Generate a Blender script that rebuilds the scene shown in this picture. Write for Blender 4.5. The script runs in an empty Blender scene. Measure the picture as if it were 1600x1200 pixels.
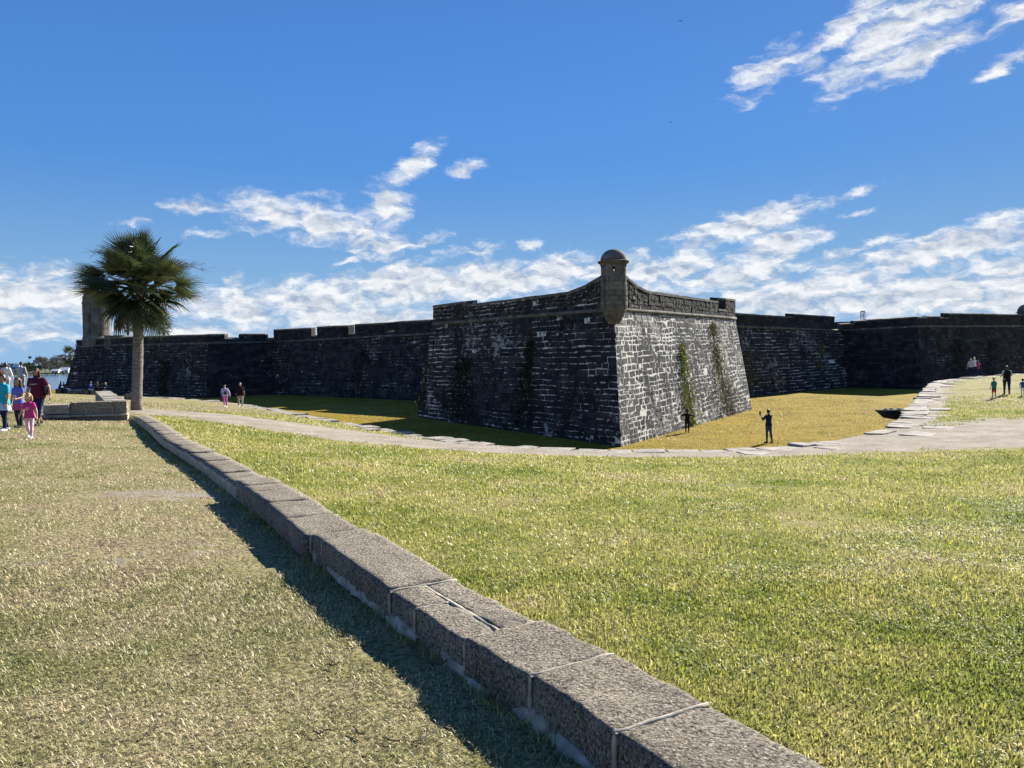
import bpy, bmesh, math, random
import numpy as np
from mathutils import Vector, Matrix, Euler
from mathutils.geometry import delaunay_2d_cdt

random.seed(7); rng = np.random.default_rng(7)
scene = bpy.context.scene
COL = scene.collection
PI = math.pi

# ------------------------------------------------------------------ camera
FPX = 1202.0                                   # focal length in pixels of the 1600 x 1200 photograph
EYE = Vector((0, 0, 1.7))
PITCH, ROLL = math.radians(1.81), math.radians(0.8)
cam = bpy.data.objects.new('camera', bpy.data.cameras.new('camera'))
COL.objects.link(cam); scene.camera = cam
cam.data.sensor_width = 36.0; cam.data.lens = FPX / 1600 * 36
cam.data.clip_start = 0.05; cam.data.clip_end = 9000
CM = Matrix.Rotation(PI/2 - PITCH, 3, 'X') @ Matrix.Rotation(-ROLL, 3, 'Z')
cam.matrix_world = Matrix.Translation(EYE) @ CM.to_4x4()

def ray(px, py):
    return CM @ Vector(((px-800)/FPX, (600-py)/FPX, -1))
def at(px, py, Y):
    d = ray(px, py); return EYE + d*(Y/d.y)
def at_z(px, py, z):
    d = ray(px, py); return EYE + d*((z-EYE.z)/d.z)
def azel(px, py):
    d = ray(px, py).normalized()
    return math.degrees(math.atan2(d.x, d.y)), math.degrees(math.asin(d.z))

# ------------------------------------------------------------------ node helper
class NT:
    def __init__(s, tree): s.t = tree; s.n = tree.nodes; s.l = tree.links
    def new(s, kind, **kw):
        n = s.n.new(kind)
        for k, v in kw.items(): setattr(n, k, v)
        return n
    def put(s, sock, v):
        if v is None: return
        if hasattr(v, 'is_output') or isinstance(v, bpy.types.NodeSocket): s.l.new(v, sock)
        else:
            if isinstance(v, (tuple, list)) and len(v) == 3 and sock.type == 'RGBA': v = (*v, 1)
            sock.default_value = v
    def math(s, op, a, b=None, c=None, clamp=False):
        n = s.new('ShaderNodeMath', operation=op, use_clamp=clamp)
        for i, v in enumerate((a, b, c)): s.put(n.inputs[i], v)
        return n.outputs[0]
    def vmath(s, op, a, b=None, scale=None):
        n = s.new('ShaderNodeVectorMath', operation=op)
        s.put(n.inputs[0], a); s.put(n.inputs[1], b)
        if scale is not None: s.put(n.inputs['Scale'], scale)
        return n.outputs['Value' if op in ('LENGTH', 'DOT_PRODUCT') else 'Vector']
    def noise(s, vec, scale, detail=4, rough=.55, dist=0, out='Fac'):
        n = s.new('ShaderNodeTexNoise'); s.put(n.inputs['Vector'], vec)
        for k, v in (('Scale', scale), ('Detail', detail), ('Roughness', rough), ('Distortion', dist)): s.put(n.inputs[k], v)
        return n.outputs[out]
    def voro(s, vec, scale, feature='F1', out='Distance', rnd=1):
        n = s.new('ShaderNodeTexVoronoi', feature=feature); s.put(n.inputs['Vector'], vec)
        n.inputs['Scale'].default_value = scale; n.inputs['Randomness'].default_value = rnd
        return n.outputs[out]
    def mapping(s, vec, loc=(0,0,0), rot=(0,0,0), scale=(1,1,1), kind='POINT'):
        n = s.new('ShaderNodeMapping', vector_type=kind); s.put(n.inputs['Vector'], vec)
        if kind != 'NORMAL': n.inputs['Location'].default_value = loc
        n.inputs['Rotation'].default_value = rot; n.inputs['Scale'].default_value = scale
        return n.outputs[0]
    def step(s, v, a, b, lo=0., hi=1.):
        n = s.new('ShaderNodeMapRange', interpolation_type='SMOOTHSTEP')
        s.put(n.inputs[0], v)
        for i, x in enumerate((a, b, lo, hi)): s.put(n.inputs[i+1], x)
        return n.outputs[0]
    def mix(s, f, a, b, mode='MIX'):
        n = s.new('ShaderNodeMix', data_type='RGBA', blend_type=mode)
        s.put(n.inputs[0], f)
        s.put(n.inputs[6], a); s.put(n.inputs[7], b)
        return n.outputs[2]
    def ramp(s, v, stops):
        n = s.new('ShaderNodeValToRGB'); s.put(n.inputs[0], v); e = n.color_ramp.elements
        while len(e) < len(stops): e.new(.5)
        for i, (p, c) in enumerate(stops): e[i].position = p; e[i].color = (*c, 1)
        return n.outputs[0]
    def bump(s, h, strength, dist):
        n = s.new('ShaderNodeBump'); s.put(n.inputs['Height'], h)
        n.inputs['Strength'].default_value = strength; n.inputs['Distance'].default_value = dist
        return n.outputs[0]
    def attr(s, name, out='Fac'):
        return s.new('ShaderNodeAttribute', attribute_name=name).outputs[out]
    def pos(s): return s.new('ShaderNodeNewGeometry').outputs['Position']
    def obj(s): return s.new('ShaderNodeTexCoord').outputs['Object']

# ------------------------------------------------------------------ sun, sky, exposure
SUN_EL, SUN_AZ = math.radians(29), math.radians(40)        # azimuth measured from +Y (view direction) towards +X
SKY_STRENGTH = 0.05
sund = Vector((math.sin(SUN_AZ)*math.cos(SUN_EL), math.cos(SUN_AZ)*math.cos(SUN_EL), math.sin(SUN_EL)))
sun = bpy.data.objects.new('sun', bpy.data.lights.new('sun', 'SUN')); COL.objects.link(sun)
sun.data.energy = 5.0; sun.data.angle = math.radians(0.5); sun.data.color = (1, .95, .86)
sun.rotation_euler = sund.to_track_quat('Z', 'Y').to_euler(); sun.location = (40, 50, 60)

world = bpy.data.worlds.new('World'); scene.world = world; world.use_nodes = True
w = NT(world.node_tree); w.n.clear()
sky = w.new('ShaderNodeTexSky', sky_type='NISHITA'); sky.sun_disc = False
sky.sun_elevation = SUN_EL; sky.sun_rotation = SUN_AZ
sky.air_density = 1.0; sky.dust_density = 0.1; sky.ozone_density = 2.6; sky.altitude = 0
dirv = w.new('ShaderNodeTexCoord').outputs['Generated']
sx = w.new('ShaderNodeSeparateXYZ'); w.l.new(dirv, sx.inputs[0])
az = w.math('MULTIPLY', w.math('ARCTAN2', sx.outputs[0], sx.outputs[1]), 57.2958)
el = w.math('MULTIPLY', w.math('ARCSINE', sx.outputs[2]), 57.2958)
cx = w.new('ShaderNodeCombineXYZ'); w.l.new(az, cx.inputs[0]); w.l.new(el, cx.inputs[1])
ae = cx.outputs[0]
CLOUDS = [  # pixel centre, radii, tilt (degrees, up to the right), weight
 (1200,112,75,30,28,.9),(1290,70,70,26,32,.8),(1385,60,120,44,30,1.0),(1440,85,95,24,18,1.1),(1490,10,120,22,15,.9),(1275,98,30,15,15,.7),
 (1590,22,40,16,20,.9),(1585,95,60,13,25,.9),(1550,47,25,9,15,.6),(1345,20,80,22,35,.9),(1140,150,40,9,5,.45),
 (310,320,80,17,4,.8),(430,335,95,36,-8,.95),(520,352,120,36,-10,1.05),(590,378,80,28,-14,1.05),(605,320,42,42,60,1.05),(640,265,75,22,38,.95),
 (725,264,44,12,12,.85),(670,375,40,11,12,.75),(735,390,60,16,8,.8),(825,388,26,14,20,.95),(510,304,40,9,5,.6),(315,365,60,9,0,.6),
 (370,435,35,15,0,.6),(80,425,60,17,0,.75),(205,347,28,8,0,.6),(545,412,40,8,15,.6),
 (1165,350,130,26,13,1.15),(1220,380,72,28,10,1.15),(1330,303,75,10,14,.75),(1095,366,66,10,12,.8),(1470,388,190,30,11,1.1),(1560,358,110,20,10,1.0),
 (1590,418,150,28,10,1.0),(1340,388,80,13,14,.85),(1340,330,46,6,10,.6),(1300,440,190,18,6,.9),
 (640,445,150,38,2,1.25),(770,440,140,36,4,1.25),(870,425,80,32,4,1.15),(950,420,70,28,6,1.1),(480,470,150,36,2,1.15),(360,482,110,38,0,1.05),
 (1050,420,120,24,8,1.1),(1150,430,160,24,8,1.05),(1250,462,210,30,4,1.15),(1450,462,220,36,4,1.2),(1580,470,160,36,4,1.1),(60,470,150,40,0,1.0),(-40,450,120,40,0,1.0),
 (30,520,170,26,0,.75),(330,520,160,26,0,.75),(560,500,220,40,0,1.05),(1000,470,200,36,0,1.0)]
warp = w.vmath('SUBTRACT', w.noise(w.mapping(ae, scale=(.45,.9,1)), 1, 5, .6, out='Color'), (.5,.5,.5))
aew = w.vmath('ADD', ae, w.vmath('MULTIPLY', warp, (2.6, 1.5, 0)))
M = None
for (px, py, rx, ry, tilt, wt) in CLOUDS:
    a, e = azel(px, py); k = math.degrees(1/FPX)
    mp = w.mapping(aew, (a, e, 0), (0,0,math.radians(tilt)), (rx*k*1.25, ry*k*1.3, 1), 'TEXTURE')
    g = w.new('ShaderNodeTexGradient', gradient_type='SPHERICAL'); w.l.new(mp, g.inputs[0])
    v = w.math('MULTIPLY', g.outputs['Fac'], wt)
    M = v if M is None else w.math('MAXIMUM', M, v)
# away from the view the same broken low bank goes on all round
far_band = w.math('MULTIPLY', w.step(w.math('ABSOLUTE', az), 38, 60), w.math('MULTIPLY', w.step(el, 0, 3), w.step(el, 14, 5)))
M = w.math('MAXIMUM', M, w.math('MULTIPLY', far_band, .6))
def fbm(off):
    flat = w.noise(w.mapping(aew, loc=off, rot=(0,0,math.radians(-8)), scale=(.48,1.0,1)), 1.0, 9, .60)
    strk = w.noise(w.mapping(aew, loc=off, rot=(0,0,math.radians(-32)), scale=(.34,.95,1)), 1.0, 9, .62)
    m = w.new('ShaderNodeMix', data_type='FLOAT'); w.put(m.inputs[0], w.step(el, 9, 16)); w.put(m.inputs[2], flat); w.put(m.inputs[3], strk)
    return m.outputs[0]
f0, f1 = fbm((0,0,0)), fbm((-.16,-.40,0))
dens = w.math('ADD', w.math('MULTIPLY', M, 1.1), w.math('MULTIPLY', w.math('SUBTRACT', f0, .5), 2.1))
cover = w.math('MULTIPLY', w.step(dens, .22, .98), w.step(M, .02, .22))
shade = w.math('MULTIPLY_ADD', w.math('SUBTRACT', f0, f1), 3.0, .62, clamp=True)
shade = w.math('SUBTRACT', shade, w.math('MULTIPLY', w.step(dens, .9, 1.7), .25), clamp=True)
CLOUD_DARK, CLOUD_LIGHT = (2.7, 3.3, 4.3), (6.9, 7.0, 7.1)
ccol = w.mix(shade, CLOUD_DARK, CLOUD_LIGHT)
# thin pale veil low over the horizon
veil = w.math('MULTIPLY', w.step(el, 15, 0), .85)
SKYTINT = (.39*3.38, .71*3.38, 1.10*3.38)
lum = w.vmath('DOT_PRODUCT', sky.outputs[0], (0,1,0))
skyc = w.vmath('SCALE', w.mix(1.0, sky.outputs[0], SKYTINT, 'MULTIPLY'), None, scale=w.math('DIVIDE', 1.0, w.math('MULTIPLY_ADD', lum, .88, 1.0)))
skyc = w.vmath('SCALE', skyc, None, scale=w.step(el, 12, 30, 1.02, .84))
skyc = w.mix(veil, skyc, (2.3, 3.85, 6.0))
final = w.mix(w.math('MULTIPLY', cover, .95), skyc, ccol)
bg = w.new('ShaderNodeBackground'); w.l.new(final, bg.inputs[0]); bg.inputs[1].default_value = SKY_STRENGTH
wo = w.new('ShaderNodeOutputWorld'); w.l.new(bg.outputs[0], wo.inputs[0])
world.cycles.sampling_method = 'MANUAL'; world.cycles.sample_map_resolution = 512

scene.view_settings.view_transform = 'Standard'; scene.view_settings.look = 'None'
scene.view_settings.gamma = 1; scene.view_settings.use_curve_mapping = False
scene.view_settings.exposure = 1.5
scene.cycles.max_bounces = 5; scene.cycles.transparent_max_bounces = 6

# ------------------------------------------------------------------ object helpers
LOC = {}                                       # accumulated world location of every parent
def link(o, parent=None, loc=(0,0,0)):
    COL.objects.link(o); o.parent = parent
    o.location = Vector(loc) - (LOC.get(parent, Vector()) if parent else Vector())
    LOC[o] = Vector(loc)
    return o
def tag(o, label=None, cat=None, group=None, kind=None):
    for k, v in (('label', label), ('category', cat), ('group', group), ('kind', kind)):
        if v: o[k] = v
    return o
def empty(name, loc, label, cat, group=None):
    o = bpy.data.objects.new(name, None); o.empty_display_size = .2
    link(o, None, loc); return tag(o, label, cat, group)
def mesh(name, verts, faces, mat, parent=None, origin=None, smooth=False, mats=None, mi=None):
    """verts in world space; the object's origin is ORIGIN (or its parent's)"""
    org = Vector(origin) if origin is not None else (LOC[parent] if parent else Vector())
    v = np.asarray(verts, dtype=np.float64).reshape(-1, 3) - np.array(org)
    me = bpy.data.meshes.new(name); me.from_pydata(v.tolist(), [], [tuple(f) for f in faces])
    for m in (mats or [mat]): me.materials.append(m)
    if mi is not None: me.polygons.foreach_set('material_index', mi)
    if smooth: me.polygons.foreach_set('use_smooth', [True]*len(me.polygons))
    me.update()
    return link(bpy.data.objects.new(name, me), parent, org)
def bm_obj(name, bm, mat, parent=None, origin=None, smooth=False):
    org = Vector(origin) if origin is not None else (LOC[parent] if parent else Vector())
    bmesh.ops.translate(bm, verts=bm.verts, vec=-org)
    me = bpy.data.meshes.new(name); bm.to_mesh(me); bm.free(); me.materials.append(mat)
    if smooth: me.polygons.foreach_set('use_smooth', [True]*len(me.polygons))
    return link(bpy.data.objects.new(name, me), parent, org)
class MB:
    """collects polygons in world space"""
    def __init__(s): s.v = []; s.f = []
    def add(s, vs, fs):
        n = len(s.v); s.v += [tuple(v) for v in vs]; s.f += [tuple(i+n for i in f) for f in fs]
    def box(s, a, b):
        (x0,y0,z0),(x1,y1,z1) = a, b
        s.add([(x0,y0,z0),(x1,y0,z0),(x1,y1,z0),(x0,y1,z0),(x0,y0,z1),(x1,y0,z1),(x1,y1,z1),(x0,y1,z1)],
              [(3,2,1,0),(4,5,6,7),(0,1,5,4),(1,2,6,5),(2,3,7,6),(3,0,4,7)])
    def prism(s, base, top):                  # two rings of equal length, outward when counter-clockwise
        n = len(base)
        s.add(list(base)+list(top), [tuple(range(n-1,-1,-1)), tuple(range(n,2*n))] + [(i,(i+1)%n,n+(i+1)%n,n+i) for i in range(n)])
    def tube(s, pts, rad, n=8, cap=True):
        pts = [Vector(p) for p in pts]; rings = []
        rr = rad if isinstance(rad, (list, tuple)) else [rad]*len(pts)
        for i, p in enumerate(pts):
            t = (pts[min(i+1,len(pts)-1)] - pts[max(i-1,0)]).normalized()
            a = t.orthogonal().normalized() if abs(t.z) > .9 else t.cross(Vector((0,0,1))).normalized()
            b = t.cross(a)
            rings.append([p + a*math.cos(k*2*PI/n)*rr[i] + b*math.sin(k*2*PI/n)*rr[i] for k in range(n)])
        vs = [v for r in rings for v in r]
        fs = [(i*n+k, i*n+(k+1)%n, (i+1)*n+(k+1)%n, (i+1)*n+k) for i in range(len(rings)-1) for k in range(n)]
        if cap: fs += [tuple(range(n-1,-1,-1)), tuple(range((len(rings)-1)*n, len(rings)*n))]
        s.add(vs, fs)
    def lathe(s, c, prof, n=24, skip=()):
        c = Vector(c); m = len(prof)
        vs = [c + Vector((r*math.cos(k*2*PI/n), r*math.sin(k*2*PI/n), z)) for r, z in prof for k in range(n)]
        fs = [(i*n+k, i*n+(k+1)%n, (i+1)*n+(k+1)%n, (i+1)*n+k) for i in range(m-1) for k in range(n) if (i,k) not in skip]
        s.add(vs, fs)
    def ball(s, c, r, n=8, m=6):
        c = Vector(c); r = Vector(r) if hasattr(r, '__len__') else Vector((r,r,r))
        s.lathe_e(c, r, n, m)
    def lathe_e(s, c, r, n, m):
        vs = [c + Vector((0,0,-r.z))]
        for i in range(1, m):
            t = -PI/2 + PI*i/m
            vs += [c + Vector((r.x*math.cos(t)*math.cos(k*2*PI/n), r.y*math.cos(t)*math.sin(k*2*PI/n), r.z*math.sin(t))) for k in range(n)]
        vs.append(c + Vector((0,0,r.z)))
        fs = [(0, 1+(k+1)%n, 1+k) for k in range(n)]
        fs += [(1+i*n+k, 1+i*n+(k+1)%n, 1+(i+1)*n+(k+1)%n, 1+(i+1)*n+k) for i in range(m-2) for k in range(n)]
        L = len(vs)-1; o = 1+(m-2)*n
        fs += [(L, o+k, o+(k+1)%n) for k in range(n)]
        s.add(vs, fs)
    def build(s, name, mat, parent=None, origin=None, smooth=False):
        return mesh(name, s.v, s.f, mat, parent, origin, smooth)

# value noise in numpy, for shapes and scattering
_perm = np.random.default_rng(3).random((256, 256))
def vnoise(x, y, sc=1.0):
    x = np.asarray(x)*sc; y = np.asarray(y)*sc
    xi = np.floor(x).astype(int); yi = np.floor(y).astype(int); fx = x-xi; fy = y-yi
    fx = fx*fx*(3-2*fx); fy = fy*fy*(3-2*fy)
    g = lambda a, b: _perm[a & 255, b & 255]
    return (g(xi,yi)*(1-fx)+g(xi+1,yi)*fx)*(1-fy) + (g(xi,yi+1)*(1-fx)+g(xi+1,yi+1)*fx)*fy
def fnoise(x, y, sc=1.0, oct=4):
    t = 0; a = .5; n = 0
    for i in range(oct): t = t + a*vnoise(np.asarray(x)+17.3*i, np.asarray(y)-9.1*i, sc*2**i); n += a; a *= .5
    return t/n

# ------------------------------------------------------------------ materials
def material(name, fn, rough=.9, spec=.3):
    m = bpy.data.materials.new(name); m.use_nodes = True; t = NT(m.node_tree)
    b = t.n['Principled BSDF']; b.inputs['Roughness'].default_value = rough
    b.inputs['Specular IOR Level'].default_value = spec
    r = fn(t)
    col, nrm = r if isinstance(r, tuple) and len(r) == 2 else (r, None)
    t.put(b.inputs['Base Color'], col)
    if nrm is not None: t.l.new(nrm, b.inputs['Normal'])
    return m
def plain(name, c, rough=.8, spec=.3, vary=.25, scale=40):
    def f(t):
        n = t.noise(t.obj(), scale, 3)
        return t.mix(n, tuple(x*(1-vary) for x in c), tuple(min(1,x*(1+vary)) for x in c)), t.bump(n, .2, .004)
    return material(name, f, rough, spec)

def f_fort_stone(t):
    p = t.pos()
    a = t.noise(p, 1.1, 6, .65); b = t.noise(p, 9, 5, .7); big = t.noise(p, .22, 3, .5)
    c = t.ramp(a, [(.3,(.009,.011,.014)), (.52,(.026,.028,.031)), (.75,(.070,.067,.062))])
    c = t.mix(t.math('MULTIPLY', t.attr('tone'), .6), c, (.17,.158,.135))
    # pale lime wash and lichen left on the stones in ragged patches
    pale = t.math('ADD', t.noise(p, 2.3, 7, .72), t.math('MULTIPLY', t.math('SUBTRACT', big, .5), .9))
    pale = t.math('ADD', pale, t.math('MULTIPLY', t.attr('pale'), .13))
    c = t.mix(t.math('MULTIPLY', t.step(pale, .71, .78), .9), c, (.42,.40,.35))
    c = t.mix(t.step(b, .3, .75, .45, 0), c, (.012,.012,.013))
    # dark water streaks
    s = t.noise(t.mapping(p, scale=(1.3,1.3,.09)), 1, 5, .6)
    c = t.mix(t.step(s, .54, .70, 0, .72), c, (.010,.011,.012))
    h = t.math('ADD', t.noise(p, 14, 6, .7), t.math('MULTIPLY', t.noise(p, 3, 4), 1.2))
    return c, t.bump(h, .8, .03)
M_STONE = material('blackened_coquina', f_fort_stone, .95, .15)
def f_mortar(t):
    p = t.pos()
    patch = t.math('ADD', t.math('ADD', t.math('MULTIPLY', t.noise(p, .55, 5, .65), .6), t.math('MULTIPLY', t.noise(p, .16, 4, .6), .4)), t.math('MULTIPLY', t.math('SUBTRACT', t.noise(p, 3.2, 5, .7), .5), .8))
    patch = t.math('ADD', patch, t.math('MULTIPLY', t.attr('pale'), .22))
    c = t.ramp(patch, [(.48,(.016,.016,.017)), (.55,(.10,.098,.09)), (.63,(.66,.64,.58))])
    s = t.noise(t.mapping(p, scale=(1.3,1.3,.09)), 1, 5, .6)
    c = t.mix(t.step(s, .50, .66, 0, .85), c, (.014,.014,.015))
    return c, t.bump(t.noise(p, 12, 5, .7), .6, .02)
M_MORTAR = material('lime_mortar', f_mortar, .95, .1)
def f_cap(t):
    p = t.pos(); n = t.noise(p, 1.6, 6, .65)
    return t.ramp(n, [(.3,(.05,.048,.042)), (.55,(.14,.13,.11)), (.75,(.30,.28,.24))]), t.bump(t.noise(p, 10, 6, .7), .7, .03)
M_CAP = material('weathered_stone', f_cap, .95, .15)
def f_tower(t):
    p = t.pos(); n = t.noise(p, 1.2, 6, .65)
    c = t.ramp(n, [(.3,(.06,.057,.05)), (.5,(.14,.13,.11)), (.72,(.24,.22,.18))])
    s = t.noise(t.mapping(p, scale=(2,2,.15)), 1, 5, .6)
    c = t.mix(t.step(s, .5, .7, 0, .7), c, (.035,.035,.033))
    return c, t.bump(t.noise(p, 10, 6, .7), .6, .03)
M_TOWER = material('grey_tower_stone', f_tower, .95, .15)

def f_coquina(t):
    p = t.pos()
    n = t.noise(p, 2.2, 6, .6); f = t.noise(p, 46, 6, .78); v = t.voro(p, 60)
    c = t.ramp(n, [(.28,(.165,.140,.100)), (.5,(.275,.238,.175)), (.72,(.38,.33,.245))])
    c = t.mix(t.step(f, .40, .56, .95, 0), c, (.035,.031,.026))
    c = t.mix(t.step(t.noise(p, 70, 3, .7), .54, .66, 0, .8), c, (.60,.53,.41))
    c = t.mix(t.step(t.noise(p, 1.1, 5, .7), .55, .7, 0, .55), c, (.07,.065,.058))
    h = t.math('ADD', t.math('MULTIPLY', f, 1.0), t.math('MULTIPLY', v, .5))
    h = t.math('ADD', h, t.math('MULTIPLY', t.noise(p, 18, 4, .6), .9))
    return c, t.bump(h, 1.0, .022)
M_COQ = material('coquina_coping', f_coquina, .95, .15)
def f_pale_mortar(t):
    p = t.pos(); n = t.noise(p, 9, 5, .65)
    return t.ramp(n, [(.3,(.17,.15,.115)), (.6,(.43,.38,.295))]), t.bump(t.noise(p, 45, 5, .7), .6, .008)
M_PALE = material('pale_mortar', f_pale_mortar, .9, .15)
def f_slab(t):
    p = t.pos(); n = t.noise(p, 2.5, 6, .65)
    c = t.ramp(n, [(.3,(.13,.115,.09)), (.5,(.27,.24,.20)), (.7,(.40,.36,.30))])
    c = t.mix(t.step(t.noise(p, 1.4, 5, .7), .58, .7, 0, .7), c, (.07,.065,.06))
    return c, t.bump(t.noise(p, 16, 6, .7), .7, .02)
M_SLAB = material('pale_edge_slab', f_slab, .95, .15)

def grass_tone(t, p, kind):
    """shared colour field of blades and of the turf below them"""
    a = t.noise(p, .35, 5, .6); b = t.noise(p, 1.7, 5, .65); c = t.noise(p, 9, 4, .65)
    m = t.math('ADD', t.math('MULTIPLY', a, .62), t.math('ADD', t.math('MULTIPLY', b, .42), t.math('MULTIPLY', c, .20)))
    m = t.math('MULTIPLY_ADD', t.math('SUBTRACT', m, .62), 1.35, .55)
    if kind == 'dry':
        return t.ramp(m, [(.34,(.155,.175,.045)), (.46,(.285,.26,.11)), (.60,(.40,.335,.18)), (.72,(.36,.27,.165)), (.80,(.25,.17,.105))])
    if kind == 'green':
        return t.ramp(m, [(.34,(.140,.180,.022)), (.48,(.245,.255,.052)), (.60,(.355,.325,.10)), (.74,(.39,.32,.16))])
    return t.ramp(m, [(.38,(.16,.118,.012)), (.52,(.235,.170,.018)), (.68,(.29,.205,.028))])
def f_ground(t):
    p = t.pos()
    dry, green = grass_tone(t, p, 'dry'), grass_tone(t, p, 'green')
    edge = t.math('ADD', t.attr('dry'), t.math('MULTIPLY', t.math('SUBTRACT', t.noise(p, 1.2, 5, .7), .5), .5))
    g = t.mix(t.step(edge, .35, .65), green, dry)
    fine = t.noise(p, 28, 5, .75)
    g = t.mix(t.step(fine, .38, .6, .8, 0), g, (.05,.048,.02))
    sandn = t.noise(p, 3.0, 6, .7)
    sand = t.ramp(t.noise(p, .9, 6, .7), [(.3,(.23,.19,.14)), (.55,(.34,.295,.235)), (.75,(.42,.37,.30))])
    sand = t.mix(t.step(t.noise(p, 14, 4, .7), .56, .7, 0, .5), sand, (.20,.18,.10))
    s = t.math('ADD', t.attr('sand'), t.math('MULTIPLY', t.math('SUBTRACT', sandn, .5), .9))
    return t.mix(t.step(s, .42, .60), g, sand), t.bump(t.math('ADD', fine, t.math('MULTIPLY', t.noise(p, 7, 4), 1.0)), .9, .05)
M_GROUND = material('turf_and_sand', f_ground, .95, .05)
def f_moat(t):
    p = t.pos(); g = grass_tone(t, p, 'gold'); fine = t.noise(p, 16, 5, .75)
    g = t.mix(t.step(fine, .35, .6, .45, 0), g, (.13,.09,.02))
    g = t.mix(t.step(t.noise(p, .12, 4, .6), .5, .7, 0, .35), g, (.23,.17,.08))
    return g, t.bump(fine, .9, .06)
M_MOAT = material('golden_turf', f_moat, .95, .05)
def blade_mat(name, kind, trans=.35):
    m = bpy.data.materials.new(name); m.use_nodes = True; t = NT(m.node_tree); t.n.clear()
    tone = grass_tone(t, t.pos(), kind)
    c = t.mix(t.attr('vary'), t.mix(1, tone, (.46,.52,.42), 'MULTIPLY'), t.mix(1, tone, (1.95,1.9,1.95), 'MULTIPLY'))
    b = t.new('ShaderNodeBsdfPrincipled'); t.put(b.inputs['Base Color'], c); b.inputs['Roughness'].default_value = .5; b.inputs['Specular IOR Level'].default_value = .5
    tr = t.new('ShaderNodeBsdfTranslucent'); t.put(tr.inputs[0], c)
    mx = t.new('ShaderNodeMixShader'); mx.inputs[0].default_value = trans
    t.l.new(b.outputs[0], mx.inputs[1]); t.l.new(tr.outputs[0], mx.inputs[2])
    o = t.new('ShaderNodeOutputMaterial'); t.l.new(mx.outputs[0], o.inputs[0]); return m
M_DRYBLADE = blade_mat('dry_grass_blade', 'dry', .3); M_GREENBLADE = blade_mat('green_grass_blade', 'green', .4); M_GOLDBLADE = blade_mat('golden_grass_blade', 'gold', .35)
M_BROADBLADE = blade_mat('broad_grass_blade', 'green', .3)
[n for n in M_BROADBLADE.node_tree.nodes if n.type == 'BSDF_PRINCIPLED'][0].inputs['Roughness'].default_value = .56
def leaf_mat(name, c0, c1, trans=.3, rough=.45, spec=.5, sc=3):
    m = bpy.data.materials.new(name); m.use_nodes = True; t = NT(m.node_tree); t.n.clear()
    c = t.mix(t.step(t.noise(t.pos(), sc, 4, .6), .35, .65), c0, c1)
    b = t.new('ShaderNodeBsdfPrincipled'); t.put(b.inputs['Base Color'], c); b.inputs['Roughness'].default_value = rough; b.inputs['Specular IOR Level'].default_value = spec
    tr = t.new('ShaderNodeBsdfTranslucent'); t.put(tr.inputs[0], c)
    mx = t.new('ShaderNodeMixShader'); mx.inputs[0].default_value = trans
    t.l.new(b.outputs[0], mx.inputs[1]); t.l.new(tr.outputs[0], mx.inputs[2])
    o = t.new('ShaderNodeOutputMaterial'); t.l.new(mx.outputs[0], o.inputs[0]); return m
M_FROND = leaf_mat('palm_frond', (.034,.052,.018), (.085,.105,.036), .25, .32, .6, 2)
M_DEADFROND = leaf_mat('dead_frond', (.13,.10,.06), (.22,.18,.12), .2, .7, .2)
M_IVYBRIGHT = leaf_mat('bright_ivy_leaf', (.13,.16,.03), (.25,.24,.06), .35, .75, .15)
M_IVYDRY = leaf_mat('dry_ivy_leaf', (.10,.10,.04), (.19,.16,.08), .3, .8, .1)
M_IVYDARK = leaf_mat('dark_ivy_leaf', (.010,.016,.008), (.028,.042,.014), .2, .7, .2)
M_TREE = leaf_mat('tree_leaf', (.035,.05,.025), (.075,.09,.045), .25, .6, .3, .2)
M_TREEPALE = leaf_mat('bare_tree_leaf', (.10,.10,.075), (.17,.16,.12), .25, .7, .2, .2)
def f_bark(t):
    p = t.pos(); r = t.noise(t.mapping(p, scale=(3,3,14)), 1, 5, .65); n = t.noise(p, 12, 5, .7)
    c = t.ramp(t.math('ADD', t.math('MULTIPLY', r, .6), t.math('MULTIPLY', n, .4)), [(.32,(.06,.052,.042)), (.5,(.17,.15,.12)), (.68,(.27,.24,.195))])
    return c, t.bump(t.math('ADD', r, n), .9, .03)
M_BARK = material('palm_bark', f_bark, .95, .1)
M_TWIG = plain('twig_wood', (.16,.12,.08)); M_DARKTWIG = plain('stem_wood', (.07,.05,.035))
def f_water(t):
    p = t.pos(); return (.035,.085,.14), t.bump(t.noise(t.mapping(p, scale=(.25,.5,1)), 1, 6, .65), .35, .4)
M_WATER = material('bay_water', f_water, .18, .5)
M_WHITE = plain('white_paint', (.72,.72,.70), .6); M_GLASS = plain('dark_window', (.03,.04,.05), .2, .5)
M_ROOFW = plain('pale_metal_roof', (.62,.64,.66), .5); M_ROOFG = plain('grey_shingle_roof', (.25,.24,.23)); M_DOCK = plain('dock_timber', (.03,.028,.026))
M_STEEL = plain('mast_steel', (.10,.10,.11), .5); M_SHORE = plain('shore_ground', (.10,.11,.06)); M_BIRD = plain('bird_plumage', (.02,.02,.022))
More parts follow.
